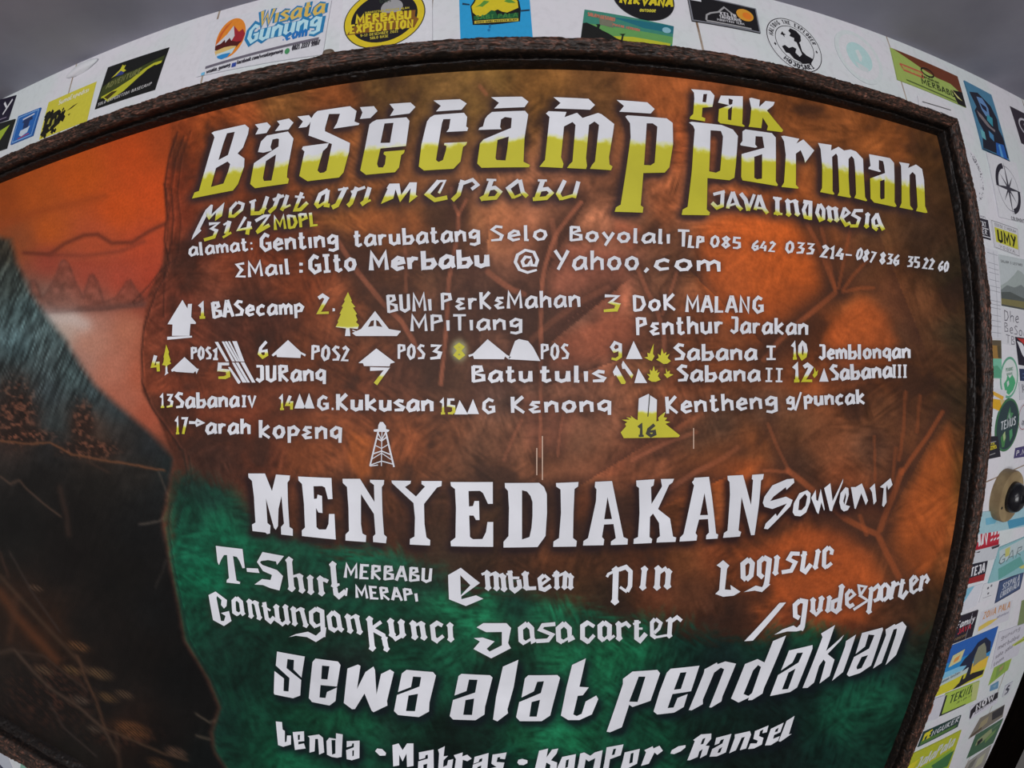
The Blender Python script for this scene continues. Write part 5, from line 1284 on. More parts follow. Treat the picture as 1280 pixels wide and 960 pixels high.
# ---- along the top
s_ = Sticker('sticker', 'dark navy sticker with a red letter and a white Y above the frame end', '-14,129 21,119 11,150 -22,161', (30, 26, 44))
s_.T('lettering', (196, 52, 56), ('A', .30, .72, .50, .70, .45, .24)).T('lettering', WHITE, ('Y', .62, .70, .95, .66, .5, .2)).L('line', (120, 110, 130), .04, '.1 .9 .9 .86')
s_ = Sticker('sticker', 'black sticker with a lime green slash under the navy Y sticker', '-12,158 20,149 9,186 -20,196', (28, 30, 26))
s_.P('picture', (150, 172, 52), '.30 .35 .86 .16 .62 .62 .36 .92 .28 .8')
s_ = Sticker('sticker', 'blue sticker with a white emblem beside the yellow sticker', '24.3,146 52.3,135 42,170 14.4,181.5', (40, 96, 168))
s_.L('border', (130, 170, 210), .03, '.06 .07 .94 .05 .93 .95 .07 .95 .06 .07').P('emblem', (38, 54, 92), '.40 .24 .72 .22 .78 .34 .66 .36 .66 .58 .42 .60 .40 .36 .30 .34').P('emblem', (186, 200, 214), '.34 .62 .62 .60 .74 .56 .70 .78 .46 .86 .32 .78').L('lettering', WHITE, .045, '.30 .22 .80 .16').L('line', (180, 60, 60), .03, '.30 .90 .80 .86')
s_ = Sticker('sticker', 'yellow sticker with a black leafy print and pale lettering', '61,128 121,102 109,151.5 49,175', (196, 188, 62))
r = random.Random(3)
pol = []
for i in range(46):
    x = r.uniform(.02, .46) ; y = r.uniform(.34, .96); a = r.uniform(.02, .05)
    if x > .40 - .3 * abs(y - .6) + .1: continue
    pol.append('%.3f %.3f %.3f %.3f %.3f %.3f %.3f %.3f' % (x, y - 2 * a, x + a, y - .4 * a, x + .4 * a, y + 2.2 * a, x - a, y + .6 * a))
s_.P('print', (36, 34, 24), '.02 .30 .10 .28 .16 .40 .30 .36 .38 .50 .44 .60 .40 .76 .30 .84 .12 .92 .04 .98').PS('print', (24, 22, 18), pol).PS('print', (150, 146, 60), ['.12 .52 .16 .50 .15 .66 .10 .64', '.22 .60 .26 .56 .27 .72 .22 .76', '.30 .5 .33 .52 .31 .62', '.16 .76 .22 .74 .20 .84'])
s_.PS('print', (60, 52, 24), ['.50 .50 .62 .42 .72 .40 .60 .48', '.55 .62 .60 .60 .58 .66']).T('lettering', (214, 214, 196), ('SumoExpedisi', .26, .22, .88, .20, .13, .2))
s_ = Sticker('sticker', 'black sticker of a lime lit mountain ridge on the white board', '135.6,84.5 212,59.5 194,112.5 119,137', (24, 25, 24))
s_.P('picture', (58, 66, 30), '.02 .50 .20 .36 .55 .32 .98 .18 .98 .34 .80 .40 .60 .66 .30 .90 .02 .78').P('picture', (176, 176, 48), '.06 .74 .30 .66 .52 .54 .70 .38 .84 .30 .96 .30 .96 .36 .80 .40 .66 .54 .46 .78 .22 .92 .08 .82').P('picture', (22, 22, 22), '.40 .88 .62 .62 .76 .42 .86 .36 .97 .42 .96 .80 .60 .90').PS('picture', (186, 182, 52), ['.14 .34 .26 .18 .28 .07 .31 .12 .34 .10 .33 .20 .38 .26 .30 .30 .22 .30'])
s_.P('picture', (52, 62, 120), '.20 .33 .28 .22 .36 .30 .34 .34').P('picture', (66, 56, 20), '.12 .78 .24 .70 .34 .72 .20 .86').P('picture', (20, 20, 22), '.02 .80 .10 .78 .20 .90 .02 .96')
s_.T('lettering', (120, 122, 74), ('ADVENTURE', .10, .58, .66, .46, .13, .2)).T('lettering', (180, 180, 180), ('SOLO EXPEDITION BASECAMP', .04, .95, .92, .86, .07, .2))
s_ = Sticker('sticker', 'white rectangular sticker with a round sunset mountain logo and blue lettering', '263.5,27 415,1 404,69 246,97', (204, 205, 211))
s_.E('logo', (214, 130, 44), .235, .42, .125, .36).P('logo', (196, 92, 40), '.115 .50 .13 .32 .17 .18 .22 .10 .16 .30 .13 .50').P('logo', (196, 196, 200), '.12 .50 .20 .34 .24 .20 .27 .34 .30 .52 .22 .58 .13 .62').P('logo', (150, 40, 48), '.24 .20 .30 .34 .33 .30 .36 .40 .345 .54 .30 .60 .25 .50 .27 .40').P('logo', (78, 28, 26), '.115 .52 .16 .50 .19 .44 .20 .50 .23 .42 .25 .48 .30 .52 .34 .52 .31 .62 .26 .58 .16 .62 .12 .60').P('logo', (206, 176, 110), '.12 .62 .20 .58 .26 .58 .31 .60 .28 .66 .20 .68 .14 .70').P('logo', (180, 206, 214), '.14 .68 .22 .66 .30 .62 .28 .72 .18 .74').P('logo', (44, 130, 190), '.15 .72 .20 .70 .27 .70 .25 .77 .20 .79 .165 .76')
s_.T('lettering', (40, 120, 170), ('Wisata', .455, .31, .965, .255, .29, .36), ('Gunung', .385, .60, .955, .53, .33, .36)).T('lettering', (206, 176, 90), ('Wisata', .46, .305, .96, .25, .28, .17)).T('lettering', (176, 214, 230), ('Gunung', .39, .595, .95, .525, .31, .17)).T('lettering', (36, 110, 180), ('.com', .68, .66, .86, .64, .18, .2))
s_.P('line', (104, 100, 112), '.07 .855 .955 .69 .955 .735 .07 .90').T('lettering', (60, 58, 66), ('wisata_gunung', .09, .985, .29, .945, .065, .2), ('facebook.com/wisatagunung', .345, .935, .70, .87, .065, .2), ('0821 2227 9907', .77, .86, .965, .825, .085, .2)).P('symbol', (52, 74, 150), '.305 .90 .34 .895 .34 .965 .305 .97').E('symbol', (70, 140, 92), .735, .86, .018, .05).P('symbol', (110, 180, 214), '.045 .955 .075 .95 .075 1 .045 1')
cq = at([(482, -2)], DW)[0]
s_ = Sticker('sticker', 'white sticker bearing a yellow ringed black disc with slanted yellow lettering', '437,-60 541,-60 541,70 424,70', (208, 209, 214))
b_ = s_


def disc(st, name, color, u, v, r, dr=0):
    a = np.linspace(0, 2 * math.pi, 49)[:-1]; p = Paint()
    p.poly(np.stack([(u + r * np.cos(a)) * DW, ZC + (v + r * np.sin(a)) * DW], 1)); return st.put(name, p, color)


disc(s_, 'disc', (60, 58, 40), -.276, .841, .1075); disc(s_, 'disc', (206, 184, 40), -.276, .841, .1045); disc(s_, 'disc', (30, 28, 34), -.276, .841, .0875); disc(s_, 'emblem', (150, 150, 152), -.258, .872, .029)


def flat_text(st, name, color, *tx):
    """texts given in pixels of the photograph"""
    p = Paint()
    for t, a, b2, h_, w_ in tx:
        q = Paint(); write(q, t, a, b2, h_, w_, slant=.12); V = q.verts()
        W2 = at(V, DW)
        for f in q.F: p.add(W2[list(f)], [(0, 1, 2, 3)])
    return st.put(name, p, color)


def flat_poly(st, name, color, *polys):
    p = Paint()
    for l in polys: p.poly(at(N(l), DW))
    return st.put(name, p, color)


flat_poly(s_, 'band', (126, 84, 36), '434,46 440,37 448,33 450,23 520,14 519,22 524,25 518,36')
flat_text(s_, 'lettering', (206, 186, 44), ('MERBABU', (445.5, 31.5), (514.5, 25), 10.5, 2.9), ('EXPEDITION', (438, 43.5), (517, 36), 10, 2.8)); flat_text(s_, 'lettering', (180, 166, 60), ('9-12 DESEMBER 2021', (451, 47.8), (498, 42), 3, .8), ('SOLO BASE', (463, 51), (486, 48), 3, .8), ('MAHASISWA PECINTA ALAM', (457, 19), (512, 12.5), 2.4, .7)); flat_text(s_, 'lettering', (50, 62, 52), ('GSM', (475, 6), (489, 4), 5, 1.2))
s_ = Sticker('sticker', 'sky blue sticker with a yellow mountain emblem outlined in black', '573,-40 659,-40 667,62 576,62', (44, 150, 202))
flat_poly(s_, 'emblem', (24, 26, 26), '588,8 592,2 597,-8 642,-10 649,2 651,12 650,27 628,30 612,31.5 591,31.5 590,24')
flat_poly(s_, 'emblem', (202, 184, 40), '589.5,8.5 593,4 598,-6 640,-8 647,2 648,10 634,16 628,15 622,12 618,14 611,16 606,20 597,21 591,16')
flat_poly(s_, 'emblem', (88, 140, 56), '593,10 600,6 605,1 612,2 603,9 599,8', '630,2 636,-2 645,4 636,4'); flat_poly(s_, 'emblem', (30, 88, 52), '592,20 600,22 608,18 614,13 619,14 622,20 648,16 648,23 592,25')
flat_poly(s_, 'band', (190, 172, 60), '593,26.5 648,23.2 648,26.8 593,30'); flat_text(s_, 'lettering', (60, 120, 62), ('SABI PALA', (594, 25), (647, 21.5), 5, 1.4)); flat_text(s_, 'lettering', (50, 46, 26), ('SMKN SABI PECINTA ALAM', (595, 29.2), (646, 26), 2, .6)); flat_poly(s_, 'symbol', (30, 110, 160), '611,31 614,31 613,36 611,35', '609,38 611,36 613,38 611,40'); flat_poly(s_, 'line', (34, 60, 80), '578,4 587,5.5 587,7 578,6.5', '651,13 662,12 662,14 651,15')
s_ = Sticker('sticker', 'teal to yellow landscape sticker with a black hillside tucked behind the frame', '730.5,12.5 842,33.5 839.5,62 724,62', (60, 128, 110))
s_.P('picture', (34, 104, 118), '.30 .10 1 0 1 .34 .66 .30').P('picture', (96, 150, 84), '.06 .36 .44 .40 1 .48 1 .80 .60 1 .30 .80').P('picture', (176, 178, 48), '.30 .66 .55 .64 .98 .78 .97 1 .50 1').P('picture', (26, 27, 26), '0 .36 .04 .34 .16 .44 .22 .52 .28 .58 .38 .72 .46 .80 .54 1 0 1').PS('picture', (28, 36, 28), ['.15 .47 .155 .40 .14 .36 .19 .34 .18 .47', '.425 .76 .43 .62 .40 .58 .47 .56 .45 .62 .445 .78']).E('picture', (130, 176, 190), .92, .24, .05, .12)
s_.PS('band', (112, 112, 96), ['.16 .12 .32 .16 .33 .42 .18 .36']).T('lettering', (176, 110, 90), ('SALAM LESTARI', .04, .16, .34, .22, .09, .25), ('PUNCAK MERBABU', .32, .36, .62, .44, .07, .25))
s_ = Sticker('sticker', 'round black sticker with rough yellow lettering at the ceiling edge', (.402, .912, .087), (28, 27, 30), round_=True)
flat_text(s_, 'lettering', (204, 188, 44), ('NIRVANA', (774, 4.5), (840, 9.5), 10, 3.4)); flat_text(s_, 'lettering', (190, 180, 60), ('OUTDOOR', (799, 15.5), (819, 16.5), 3.4, 1.0), ('BOROBUDUR', (783, -9), (834, -7), 6, 1.6))
s_ = Sticker('sticker', 'tilted black sticker with an orange sun and grey mountain outline', '858,-6 944,12 950,42.5 864.5,27', (28, 27, 30))
s_.L('border', (120, 122, 130), .04, '.01 .02 .99 .02 .99 .98 .01 .98 .01 .02').E('picture', (206, 146, 48), .80, .40, .13, .24).E('picture', (214, 120, 40), .83, .42, .07, .14).P('picture', (28, 27, 30), '.66 .30 .70 .66 .95 .70 .90 .84 .70 .82').L('picture', (150, 150, 152), .055, '.20 .90 .22 .70 .28 .60 .40 .50 .50 .26 .58 .42 .66 .56', '.20 .92 .86 .92').T('lettering', (188, 188, 192), ('KELIR', .42, .60, .66, .60, .13, .24), ('TANGERANG', .40, .73, .72, .72, .11, .24), ('MOUNTAIN TEAM', .36, .84, .76, .83, .08, .22)).P('flag', (190, 62, 74), '.03 .06 .18 .06 .18 .14 .03 .14').P('flag', WHITE, '.03 .14 .18 .14 .18 .22 .03 .22')
s_ = Sticker('sticker', 'round white sticker with black circular lettering and a standing tree silhouette', (.869, .838, .103), (203, 206, 209), round_=True)
s_.R('border', BLACK, .5, .5, .475, .475, .014).R('border', BLACK, .5, .5, .335, .335, .012).A('lettering', (40, 38, 44), 'MALTONG THE EXPLORER', .5, .5, .37, 190, 348, .075, .2).A('lettering', (36, 34, 40), 'MOJOSARI', .5, .5, .44, 132, 52, .08, .26, True)
s_.P('picture', BLACK, '.50 .20 .60 .22 .66 .30 .64 .40 .58 .46 .50 .44 .52 .38 .44 .36 .48 .30 .45 .26').P('picture', BLACK, '.54 .44 .60 .46 .60 .60 .66 .66 .78 .70 .70 .80 .54 .83 .40 .78 .34 .70 .28 .70 .24 .60 .30 .56 .36 .60 .44 .56 .50 .58 .46 .66 .52 .72 .58 .66 .56 .56').PS('symbol', BLACK, ['.30 .34 .33 .30 .34 .34 .38 .35 .345 .37 .34 .41 .32 .375 .28 .37', '.11 .58 .13 .55 .15 .58 .13 .61', '.87 .54 .89 .51 .91 .54 .89 .57'])
s_ = Sticker('sticker', 'faded pale mint round sticker worn almost blank on the board', (1.144, .865, .104), (198, 206, 207), round_=True)
s_.E('print', (205, 206, 210), .5, .5, .42, .42).E('print', (172, 202, 202), .5, .5, .27, .27).P('print', (200, 206, 207), '.44 .40 .52 .36 .56 .50 .50 .60 .46 .58').P('print', (192, 200, 202), '.36 .62 .62 .70 .60 .78 .40 .76')
s_ = Sticker('sticker', 'lime and brown diagonal sticker with a black corner beside the frame corner', '1112,60 1196,96 1207,135 1121,100', (150, 170, 88))
s_.P('picture', (104, 54, 34), '.02 0 1 0 1 .62 .82 .40 .60 .40 .40 .30').P('picture', (30, 26, 26), '.80 .60 1 .52 1 1 .86 1').P('picture', (186, 184, 120), '.78 .52 .88 .70 .96 .84 .88 .80').L('line', (176, 90, 70), .06, '.08 .44 .38 .44 .38 .60 .12 .60 .08 .44').T('lettering', (176, 150, 80), ('JALUR', .10, .58, .36, .58, .12, .22)).T('lettering', (40, 46, 26), ('MERBABU', .34, .82, .84, .82, .18, .22), ('pendakian', .36, .60, .62, .60, .10, .2)).R('line', (34, 30, 24), .47, .36, .09, .12, .05).L('line', (80, 96, 50), .04, '.12 .90 .84 .94')
s_ = Sticker('sticker', 'tall blue sticker of a dark hooded figure below the ceiling', '1204,101 1238,119 1261,202.5 1227.5,187', (72, 122, 152))
s_.P('picture', (34, 36, 48), '.06 .16 .40 .10 .80 .22 .92 .40 .86 .56 .96 .66 .98 .96 .02 .98 .10 .80 .20 .70 .10 .60 .06 .44 .18 .36').P('picture', (96, 132, 178), '.30 .18 .52 .16 .66 .28 .62 .42 .46 .44 .36 .36').P('picture', (30, 34, 56), '.36 .26 .58 .28 .56 .36 .42 .34').P('picture', (58, 140, 158), '.52 .40 .72 .42 .64 .56 .46 .50').P('picture', (120, 112, 116), '.14 .42 .30 .46 .54 .58 .70 .60 .66 .64 .40 .60 .18 .50').P('picture', (40, 92, 168), '.58 .80 .90 .78 .92 .99 .50 .99').P('picture', (98, 164, 172), '.08 .70 .22 .72 .20 .84 .06 .82').P('picture', (72, 128, 170), '.40 .66 .56 .70 .52 .80 .38 .76').P('picture', (90, 150, 200), '.66 .82 .74 .80 .76 .99 .66 .99').L('border', (30, 34, 50), .012, '0 .995 1 .995')
s_ = Sticker('sticker', 'dark plum sticker with a white ring emblem past the blue figure sticker', '1262,132.5 1296,150 1308,196 1276.5,179', (52, 44, 54))
s_.R('emblem', (180, 178, 186), .40, .44, .24, .22, .06).L('emblem', (170, 168, 176), .05, '.34 .36 .46 .50', '.30 .70 .50 .78')
s_ = Sticker('sticker', 'round white sticker with grey speckled rim half hidden by the frame', '1190,178 1221,188 1235,256 1204,252', (204, 205, 210), round_=True)
pol = []
for i in range(60):
    a = r.uniform(-1.2, 1.4); q = r.uniform(.36, .47); z = r.uniform(.008, .022)
    x, y = .5 + q * math.cos(a), .5 + q * math.sin(a)
    pol.append('%.3f %.3f %.3f %.3f %.3f %.3f' % (x, y - z, x + z * 1.4, y + z * .5, x - z, y + z))
s_.PS('print', (96, 96, 104), pol)
s_ = Sticker('sticker', 'white patch with torn grey lettering peeking over the frame corner', '1146,120 1190,134 1196,152 1150,146', (206, 206, 210))
s_.L('print', (80, 78, 80), .05, '.2 .5 .5 .62', '.55 .60 .8 .75', '.1 .25 .9 .3')
s_ = Sticker('sticker', 'white sticker with a black crossed compass wheel', (1.93, .515, .128), (205, 206, 211))
s_.R('emblem', (120, 120, 130), .5, .5, .36, .36, .012).R('emblem', (44, 42, 52), .5, .5, .36, .36, .085, 180, 262).R('emblem', (44, 42, 52), .5, .5, .36, .36, .085, 0, 82).PS('emblem', (60, 58, 68), ['.5 .06 .53 .46 .5 .5 .47 .46', '.5 .94 .53 .54 .5 .5 .47 .54', '.06 .5 .46 .47 .5 .5 .46 .53', '.94 .5 .54 .47 .5 .5 .54 .53', '.28 .28 .49 .46 .5 .5 .46 .49', '.72 .72 .54 .51 .5 .5 .51 .54', '.72 .28 .54 .49 .5 .5 .51 .46', '.28 .72 .46 .51 .5 .5 .49 .54']).T('lettering', (52, 50, 60), ('COLOMONTANA', .40, 1.0, 1.08, 1.0, .055, .2))
s_ = Sticker('sticker', 'black and white barred sticker beside the frame under the speckled one', '1204,262 1234,270.5 1238.5,300.5 1208,292', (40, 38, 48))
s_.P('band', WHITE, '0 0 1 0 1 .16 0 .16').T('lettering', WHITE, ('CAT', .62, .50, .88, .50, .22, .2), ('ER', .66, .82, .88, .82, .2, .2)).L('line', WHITE, .04, '.5 .56 .95 .56', '.5 .90 .98 .90').T('lettering', (90, 90, 100), ('MDPL', .66, .13, .92, .13, .09, .2))
s_ = Sticker('sticker', 'white bordered lime sticker with the black letters UMY', '1237.5,274 1272,286 1274.5,321.5 1242,309.5', (198, 199, 204))
s_.L('border', (70, 70, 76), .015, '.03 .03 .97 .03 .97 .97 .03 .97 .03 .03').P('band', (188, 186, 60), '.10 .24 .94 .24 .94 .76 .10 .76').T('lettering', (30, 30, 22), ('UMY', .17, .72, .88, .72, .42, .26)).T('lettering', (110, 108, 112), ('EDISI 2 MERAH', .12, .19, .90, .19, .10, .2), ('YOGYA', .20, .93, .80, .93, .10, .2))
s_ = Sticker('sticker', 'pale photograph sticker of a misty grey mountain', '1247,318 1300,328.5 1303,392 1250.5,382', (176, 184, 186))
s_.P('picture', (150, 160, 158), '0 .62 .16 .50 .30 .36 .40 .24 .48 .26 .70 .44 1 .60 1 1 0 1').P('picture', (112, 120, 120), '0 .70 .14 .58 .30 .60 .46 .52 .66 .64 1 .72 1 1 0 1').P('picture', (80, 86, 84), '0 .74 .2 .70 .5 .78 .8 .74 1 .80 1 .92 0 .92').P('picture', (118, 112, 74), '0 .86 .5 .84 1 .88 1 1 0 1').L('line', (72, 74, 72), .03, '0 .985 1 .985').T('lettering', (66, 66, 70), ('SALAM 3 LESTARI', .03, .15, .52, .15, .05, .2))
s_ = Sticker('paper_sheet', 'narrow white paper with faint grey writing along the frame', '1214,305 1246,314 1251,424 1220,422', (196, 198, 204), cat='paper')
s_.L('line', (140, 142, 150), .006, *['.55 %.2f .96 %.3f' % (y, y + .006) for y in (.05, .16, .22, .27, .35, .42, .47, .58, .62, .66, .74, .80, .86, .93)]).L('line', (120, 122, 130), .006, '.80 .02 .82 .98')
s_ = Sticker('paper_sheet', 'white paper with grey marker scribble under the mountain photograph', '1251,384 1300,391 1300,441 1251.5,429', (198, 199, 204), cat='paper')
s_.T('handwriting', (96, 94, 104), ('Dhe', .06, .36, .42, .36, .30, .12), ('BeSoe', .06, .66, .62, .70, .26, .12), ('TBK', .10, .96, .44, .98, .24, .12))
s_ = Sticker('sticker', 'dark sticker with a red and white slanted stripe and orange foot', '1268.5,421 1298,425 1298,460 1273,456', (32, 30, 44))
s_.P('stripe', (176, 52, 48), '.06 .04 .5 .04 1 .60 1 .80 .6 .40').P('stripe', WHITE, '.04 .14 .24 .20 .62 .72 .5 .96 .2 .60').P('stripe', (206, 122, 76), '.30 .86 1 .80 1 1 .30 1')
s_ = Sticker('sticker', 'navy sticker under the red striped one', '1274,461 1300,462 1300,478 1275,476', (40, 52, 84))
s_.L('line', (90, 110, 150), .06, '.1 .4 .9 .4', '.1 .7 .9 .7')
s_ = Sticker('sticker', 'ochre over mint rectangular sticker pressed against the frame', '1222,425 1250,425.5 1250.5,473 1222,472', (146, 112, 60))
s_.P('picture', (88, 78, 62), '0 0 1 0 1 .14 0 .12').P('picture', (80, 72, 52), '.8 .14 1 .14 1 .48 .84 .46').P('picture', (112, 176, 150), '0 .48 1 .48 1 1 0 1').P('picture', (84, 150, 120), '.5 .70 .8 .66 1 .80 1 .98 .5 .98')
s_ = Sticker('sticker', 'mint green round badge sticker with a white inner disc', (1.796, -.206, .0765), (96, 156, 130), round_=True)
s_.E('disc', (198, 206, 204), .5, .5, .44, .44).P('picture', (72, 158, 112), '.20 .62 .34 .54 .40 .42 .52 .52 .66 .44 .80 .56 .86 .66 .74 .82 .50 .92 .28 .82').P('picture', (190, 200, 198), '.36 .60 .46 .56 .50 .66 .40 .72').T('lettering', (70, 120, 96), ('PENDAKI', .30, .34, .70, .34, .08, .2), ('GUNUNG', .34, .44, .66, .44, .06, .2))
s_ = Sticker('sticker', 'white sticker with two torn orange yellow bands', '1234,484 1258,488 1252,515 1234,511', (198, 199, 205))
s_.P('band', (206, 160, 58), '0 .05 .9 .30 .88 .48 0 .22').P('band', (204, 158, 40), '0 .50 .94 .46 .80 .98 0 .88').P('band', (190, 172, 120), '.7 .46 1 .44 .9 .8')
s_ = Sticker('sticker', 'round dark green badge sticker with pale letters across its middle', (1.794, -.382, .0995), (60, 110, 74), round_=True)
s_.E('disc', (44, 62, 66), .5, .5, .46, .46).P('picture', (70, 124, 84), '.56 .16 .60 .28 .72 .30 .62 .40 .52 .36 .44 .40 .48 .28').P('picture', (66, 120, 70), '.32 .90 .24 .70 .36 .62 .46 .70 .42 .90').P('picture', (158, 176, 128), '.32 .66 .40 .60 .44 .74 .38 .80').P('picture', (74, 140, 96), '.58 .62 .70 .60 .74 .74 .64 .84').T('lettering', (186, 192, 196), ('TENUS', .20, .56, .84, .54, .16, .2)).P('picture', (120, 146, 134), '.48 .34 .54 .26 .60 .36 .56 .42')
s_ = Sticker('sticker', 'small black sticker with yellow bar lettering next to the frame', '1222,546 1246,545 1249.5,570.5 1222,576', (34, 34, 44))
s_.P('band', (190, 176, 46), '.45 .44 .84 .40 .86 .56 .46 .62').T('lettering', (196, 184, 60), ('BASE', .5, .40, .78, .36, .10, .24)).L('line', (150, 150, 150), .03, '.5 .28 .86 .24', '.44 .84 .76 .78').T('lettering', (60, 52, 30), ('PALA', .5, .58, .82, .54, .10, .24))
s_ = Sticker('sticker', 'purple banner sticker with white slanted letters above the board joint', '1269,560 1304,552 1304,567 1267,573', (66, 60, 104))
s_.T('lettering', WHITE, ('P.NDK', .05, .80, .6, .72, .5, .2))
s_ = Sticker('sticker', 'white round sticker edge with thin red rim', (1.94, -.372, .055), (194, 196, 202), round_=True)
s_.R('border', (150, 86, 92), .5, .5, .44, .44, .03).A('lettering', (110, 112, 120), 'GIRI', .5, .5, .30, 130, 50, .16, .2, True)
s_ = Sticker('sticker', 'grey lettered white sticker between the mint badge and the green badge', '1273,478 1300,476 1300,496 1274,500', (192, 194, 200))
s_.T('lettering', (120, 120, 128), ('KPG', .10, .60, .7, .55, .5, .2))
# ---- lower strip
s_ = Sticker('sticker', 'torn turquoise sticker under the round switch', '1222,640 1300,632 1300,654 1218,668', (150, 186, 196))
s_.P('print', (70, 140, 172), '.42 .55 .98 .40 .98 .80 .46 .98').P('print', (104, 166, 190), '.10 .30 .30 .26 .24 .60 .12 .62').L('line', (50, 56, 70), .06, '.9 .0 .9 .9')
s_ = Sticker('sticker', 'red sticker with big white letters and exclamation marks', '1206,657 1250.6,649 1248,680.5 1202,693', (176, 40, 58))
s_.T('lettering', WHITE, ('AN', .28, .84, .66, .84, .62, .24), ('!!!', .74, .78, 1.0, .78, .66, .22)).P('band', (160, 28, 46), '0 .90 1 .88 1 1 0 1')
s_ = Sticker('paper_sheet', 'scrap of white paper with black smudges under the red sticker', '1210,690 1250,680 1246,698 1208,706', (186, 190, 196), cat='paper')
s_.PS('print', (56, 54, 62), ['.70 .04 .98 .0 .96 .16 .74 .22', '.20 .18 .36 .12 .34 .24'])
s_ = Sticker('sticker', 'black and red sticker with white letters below the red exclamation sticker', '1199,709 1234,700.5 1229,725 1196,733', (30, 30, 44))
s_.P('band', (142, 34, 38), '0 .72 1 .64 1 1 0 1').T('lettering', WHITE, ('TEJA', .40, .62, .94, .54, .46, .22)).P('symbol', (30, 30, 44), '.62 .34 .66 .28 .70 .34 .66 .44')
s_ = Sticker('sticker', 'large pale teal sticker with grey capitals and a yellow tail', '1248,684 1302,661 1302,707 1234,729', (132, 178, 184))
s_.P('print', (176, 192, 196), '.02 .10 .62 .02 .60 .34 .10 .50').P('print', (94, 156, 150), '.10 .64 .50 .50 .60 .76 .16 .98').P('print', (112, 168, 190), '.66 .2 1 .1 1 .6 .66 .66').T('lettering', (104, 120, 124), ('GARGES', .06, .54, .98, .40, .28, .14)).P('print', (190, 188, 110), '.50 .80 1 .68 1 .80 .56 .88').P('print', (184, 184, 110), '.14 .12 .24 .10 .26 .34 .18 .36')
s_ = Sticker('sticker', 'slate blue banner sticker with two rows of white lettering', '1249,726.5 1280,714 1275,736 1243,754.5', (62, 80, 116))
s_.L('border', (44, 54, 84), .05, '.02 .03 .98 .03 .98 .97 .02 .97 .02 .03').T('lettering', (190, 196, 206), ('SISPALA', .18, .50, .86, .44, .30, .16), ('CAKRAWALA', .16, .86, .90, .78, .28, .16))
s_ = Sticker('sticker', 'white sticker with a light blue corner beside the dotted one', '1200,737 1228,729 1220,757 1190,768', (200, 202, 210))
s_.P('picture', (120, 174, 196), '0 .05 .62 0 .30 .70 .02 .95')
s_ = Sticker('sticker', 'small white sticker with three dark dots', '1229,730 1246,724.5 1240,747 1223,753', (204, 206, 211))
s_.E('print', (80, 80, 90), .40, .30, .07, .07).E('print', (90, 90, 100), .62, .22, .06, .07).E('print', (100, 100, 108), .52, .62, .07, .06).L('line', (140, 140, 150), .03, '.2 .8 .8 .8')
s_ = Sticker('sticker', 'black sticker with white and red lettering split by a white line', '1190,773 1222,762 1214,795 1180,808', (34, 28, 40))
s_.T('lettering', WHITE, ('Family', .24, .44, .92, .40, .26, .18)).T('lettering', (170, 44, 60), ('JAVA', .34, .68, .84, .64, .2, .22)).T('lettering', (120, 100, 70), ('rescue', .30, .90, .70, .86, .14, .2)).L('line', (150, 150, 160), .02, '.76 .02 .72 .98')
s_ = Sticker('sticker', 'white sticker with faded orange lettering and a yellow swoosh', '1226,765 1266,750 1260,775 1220.5,790', (196, 196, 204))
s_.T('lettering', (188, 138, 92), ('ZONA PALA', .10, .42, .94, .36, .34, .2)).P('print', (206, 182, 88), '.03 .76 .30 .62 .62 .66 .40 .84 .04 1').T('lettering', (130, 130, 150), ('adventure', .56, .66, .94, .62, .14, .2))
s_ = Sticker('sticker', 'blue to yellow sunset sticker with a black leaning tree', '1187,807.5 1247.5,782.5 1227.5,845.5 1166,871.5', (36, 92, 170))
s_.P('picture', (40, 130, 190), '0 .34 .6 .34 1 .40 1 1 0 1').P('picture', (120, 180, 210), '0 .52 .5 .52 1 .60 1 1 0 1').P('picture', (176, 192, 190), '0 .66 .6 .62 1 .70 1 1 0 1').P('picture', (196, 190, 50), '0 .80 .5 .74 1 .74 1 1 0 1').P('picture', (214, 178, 60), '.62 .58 .98 .56 1 .78 .6 .80').P('picture', (34, 30, 34), '.36 1 .50 .86 .70 .80 .98 .84 .98 .94 .66 .96 .5 1').P('picture', (26, 34, 60), '.34 .52 .40 .40 .52 .30 .60 .16 .76 .12 .92 .26 .98 .46 .90 .48 .80 .34 .70 .36 .62 .40 .62 .54 .66 .84 .60 .84 .56 .62 .44 .66 .50 .56').P('picture', (128, 130, 112), '.64 .26 .76 .22 .84 .34 .90 .50 .94 .58 .78 .60 .66 .66 .62 .44').PS('picture', (30, 34, 44), ['.46 .92 .48 .76 .51 .76 .52 .90', '.56 .84 .57 .60 .61 .60 .64 .84'])
s_.P('label', (196, 190, 140), '.12 .22 .34 .18 .32 .40 .10 .44').P('label', (206, 140, 70), '.18 .30 .28 .26 .26 .36 .17 .38').T('lettering', (110, 124, 140), ('salam lestari', .04, .74, .40, .68, .06, .2))
s_ = Sticker('sticker', 'lime green sticker with dark slanted capitals and a black side bar', '1181.5,866.5 1224,850.5 1219.5,874 1171.5,896', (160, 186, 76))
s_.P('band', (34, 36, 44), '0 .10 .06 .08 .08 .98 0 1').P('band', (52, 60, 50), '.08 .93 .7 .94 .7 1 .06 1').T('lettering', (54, 74, 36), ('TEKNIK', .18, .56, .88, .44, .38, .17), ('sipil', .40, .72, .84, .64, .12, .2)).P('print', (178, 186, 120), '.78 .0 1 0 1 1 .84 .9')
s_ = Sticker('sticker', 'white sticker with a torn orange edge at the frame below the sunset', '1164,874 1181,868 1172,897 1157,902', (194, 195, 204))
s_.P('print', (150, 90, 70), '.0 .16 .22 .24 .16 .62 .0 .70')
s_ = Sticker('sticker', 'leaf green photo sticker curling beside the typed list', '1244,830 1267,814.5 1260,837 1235,857', (140, 170, 74))
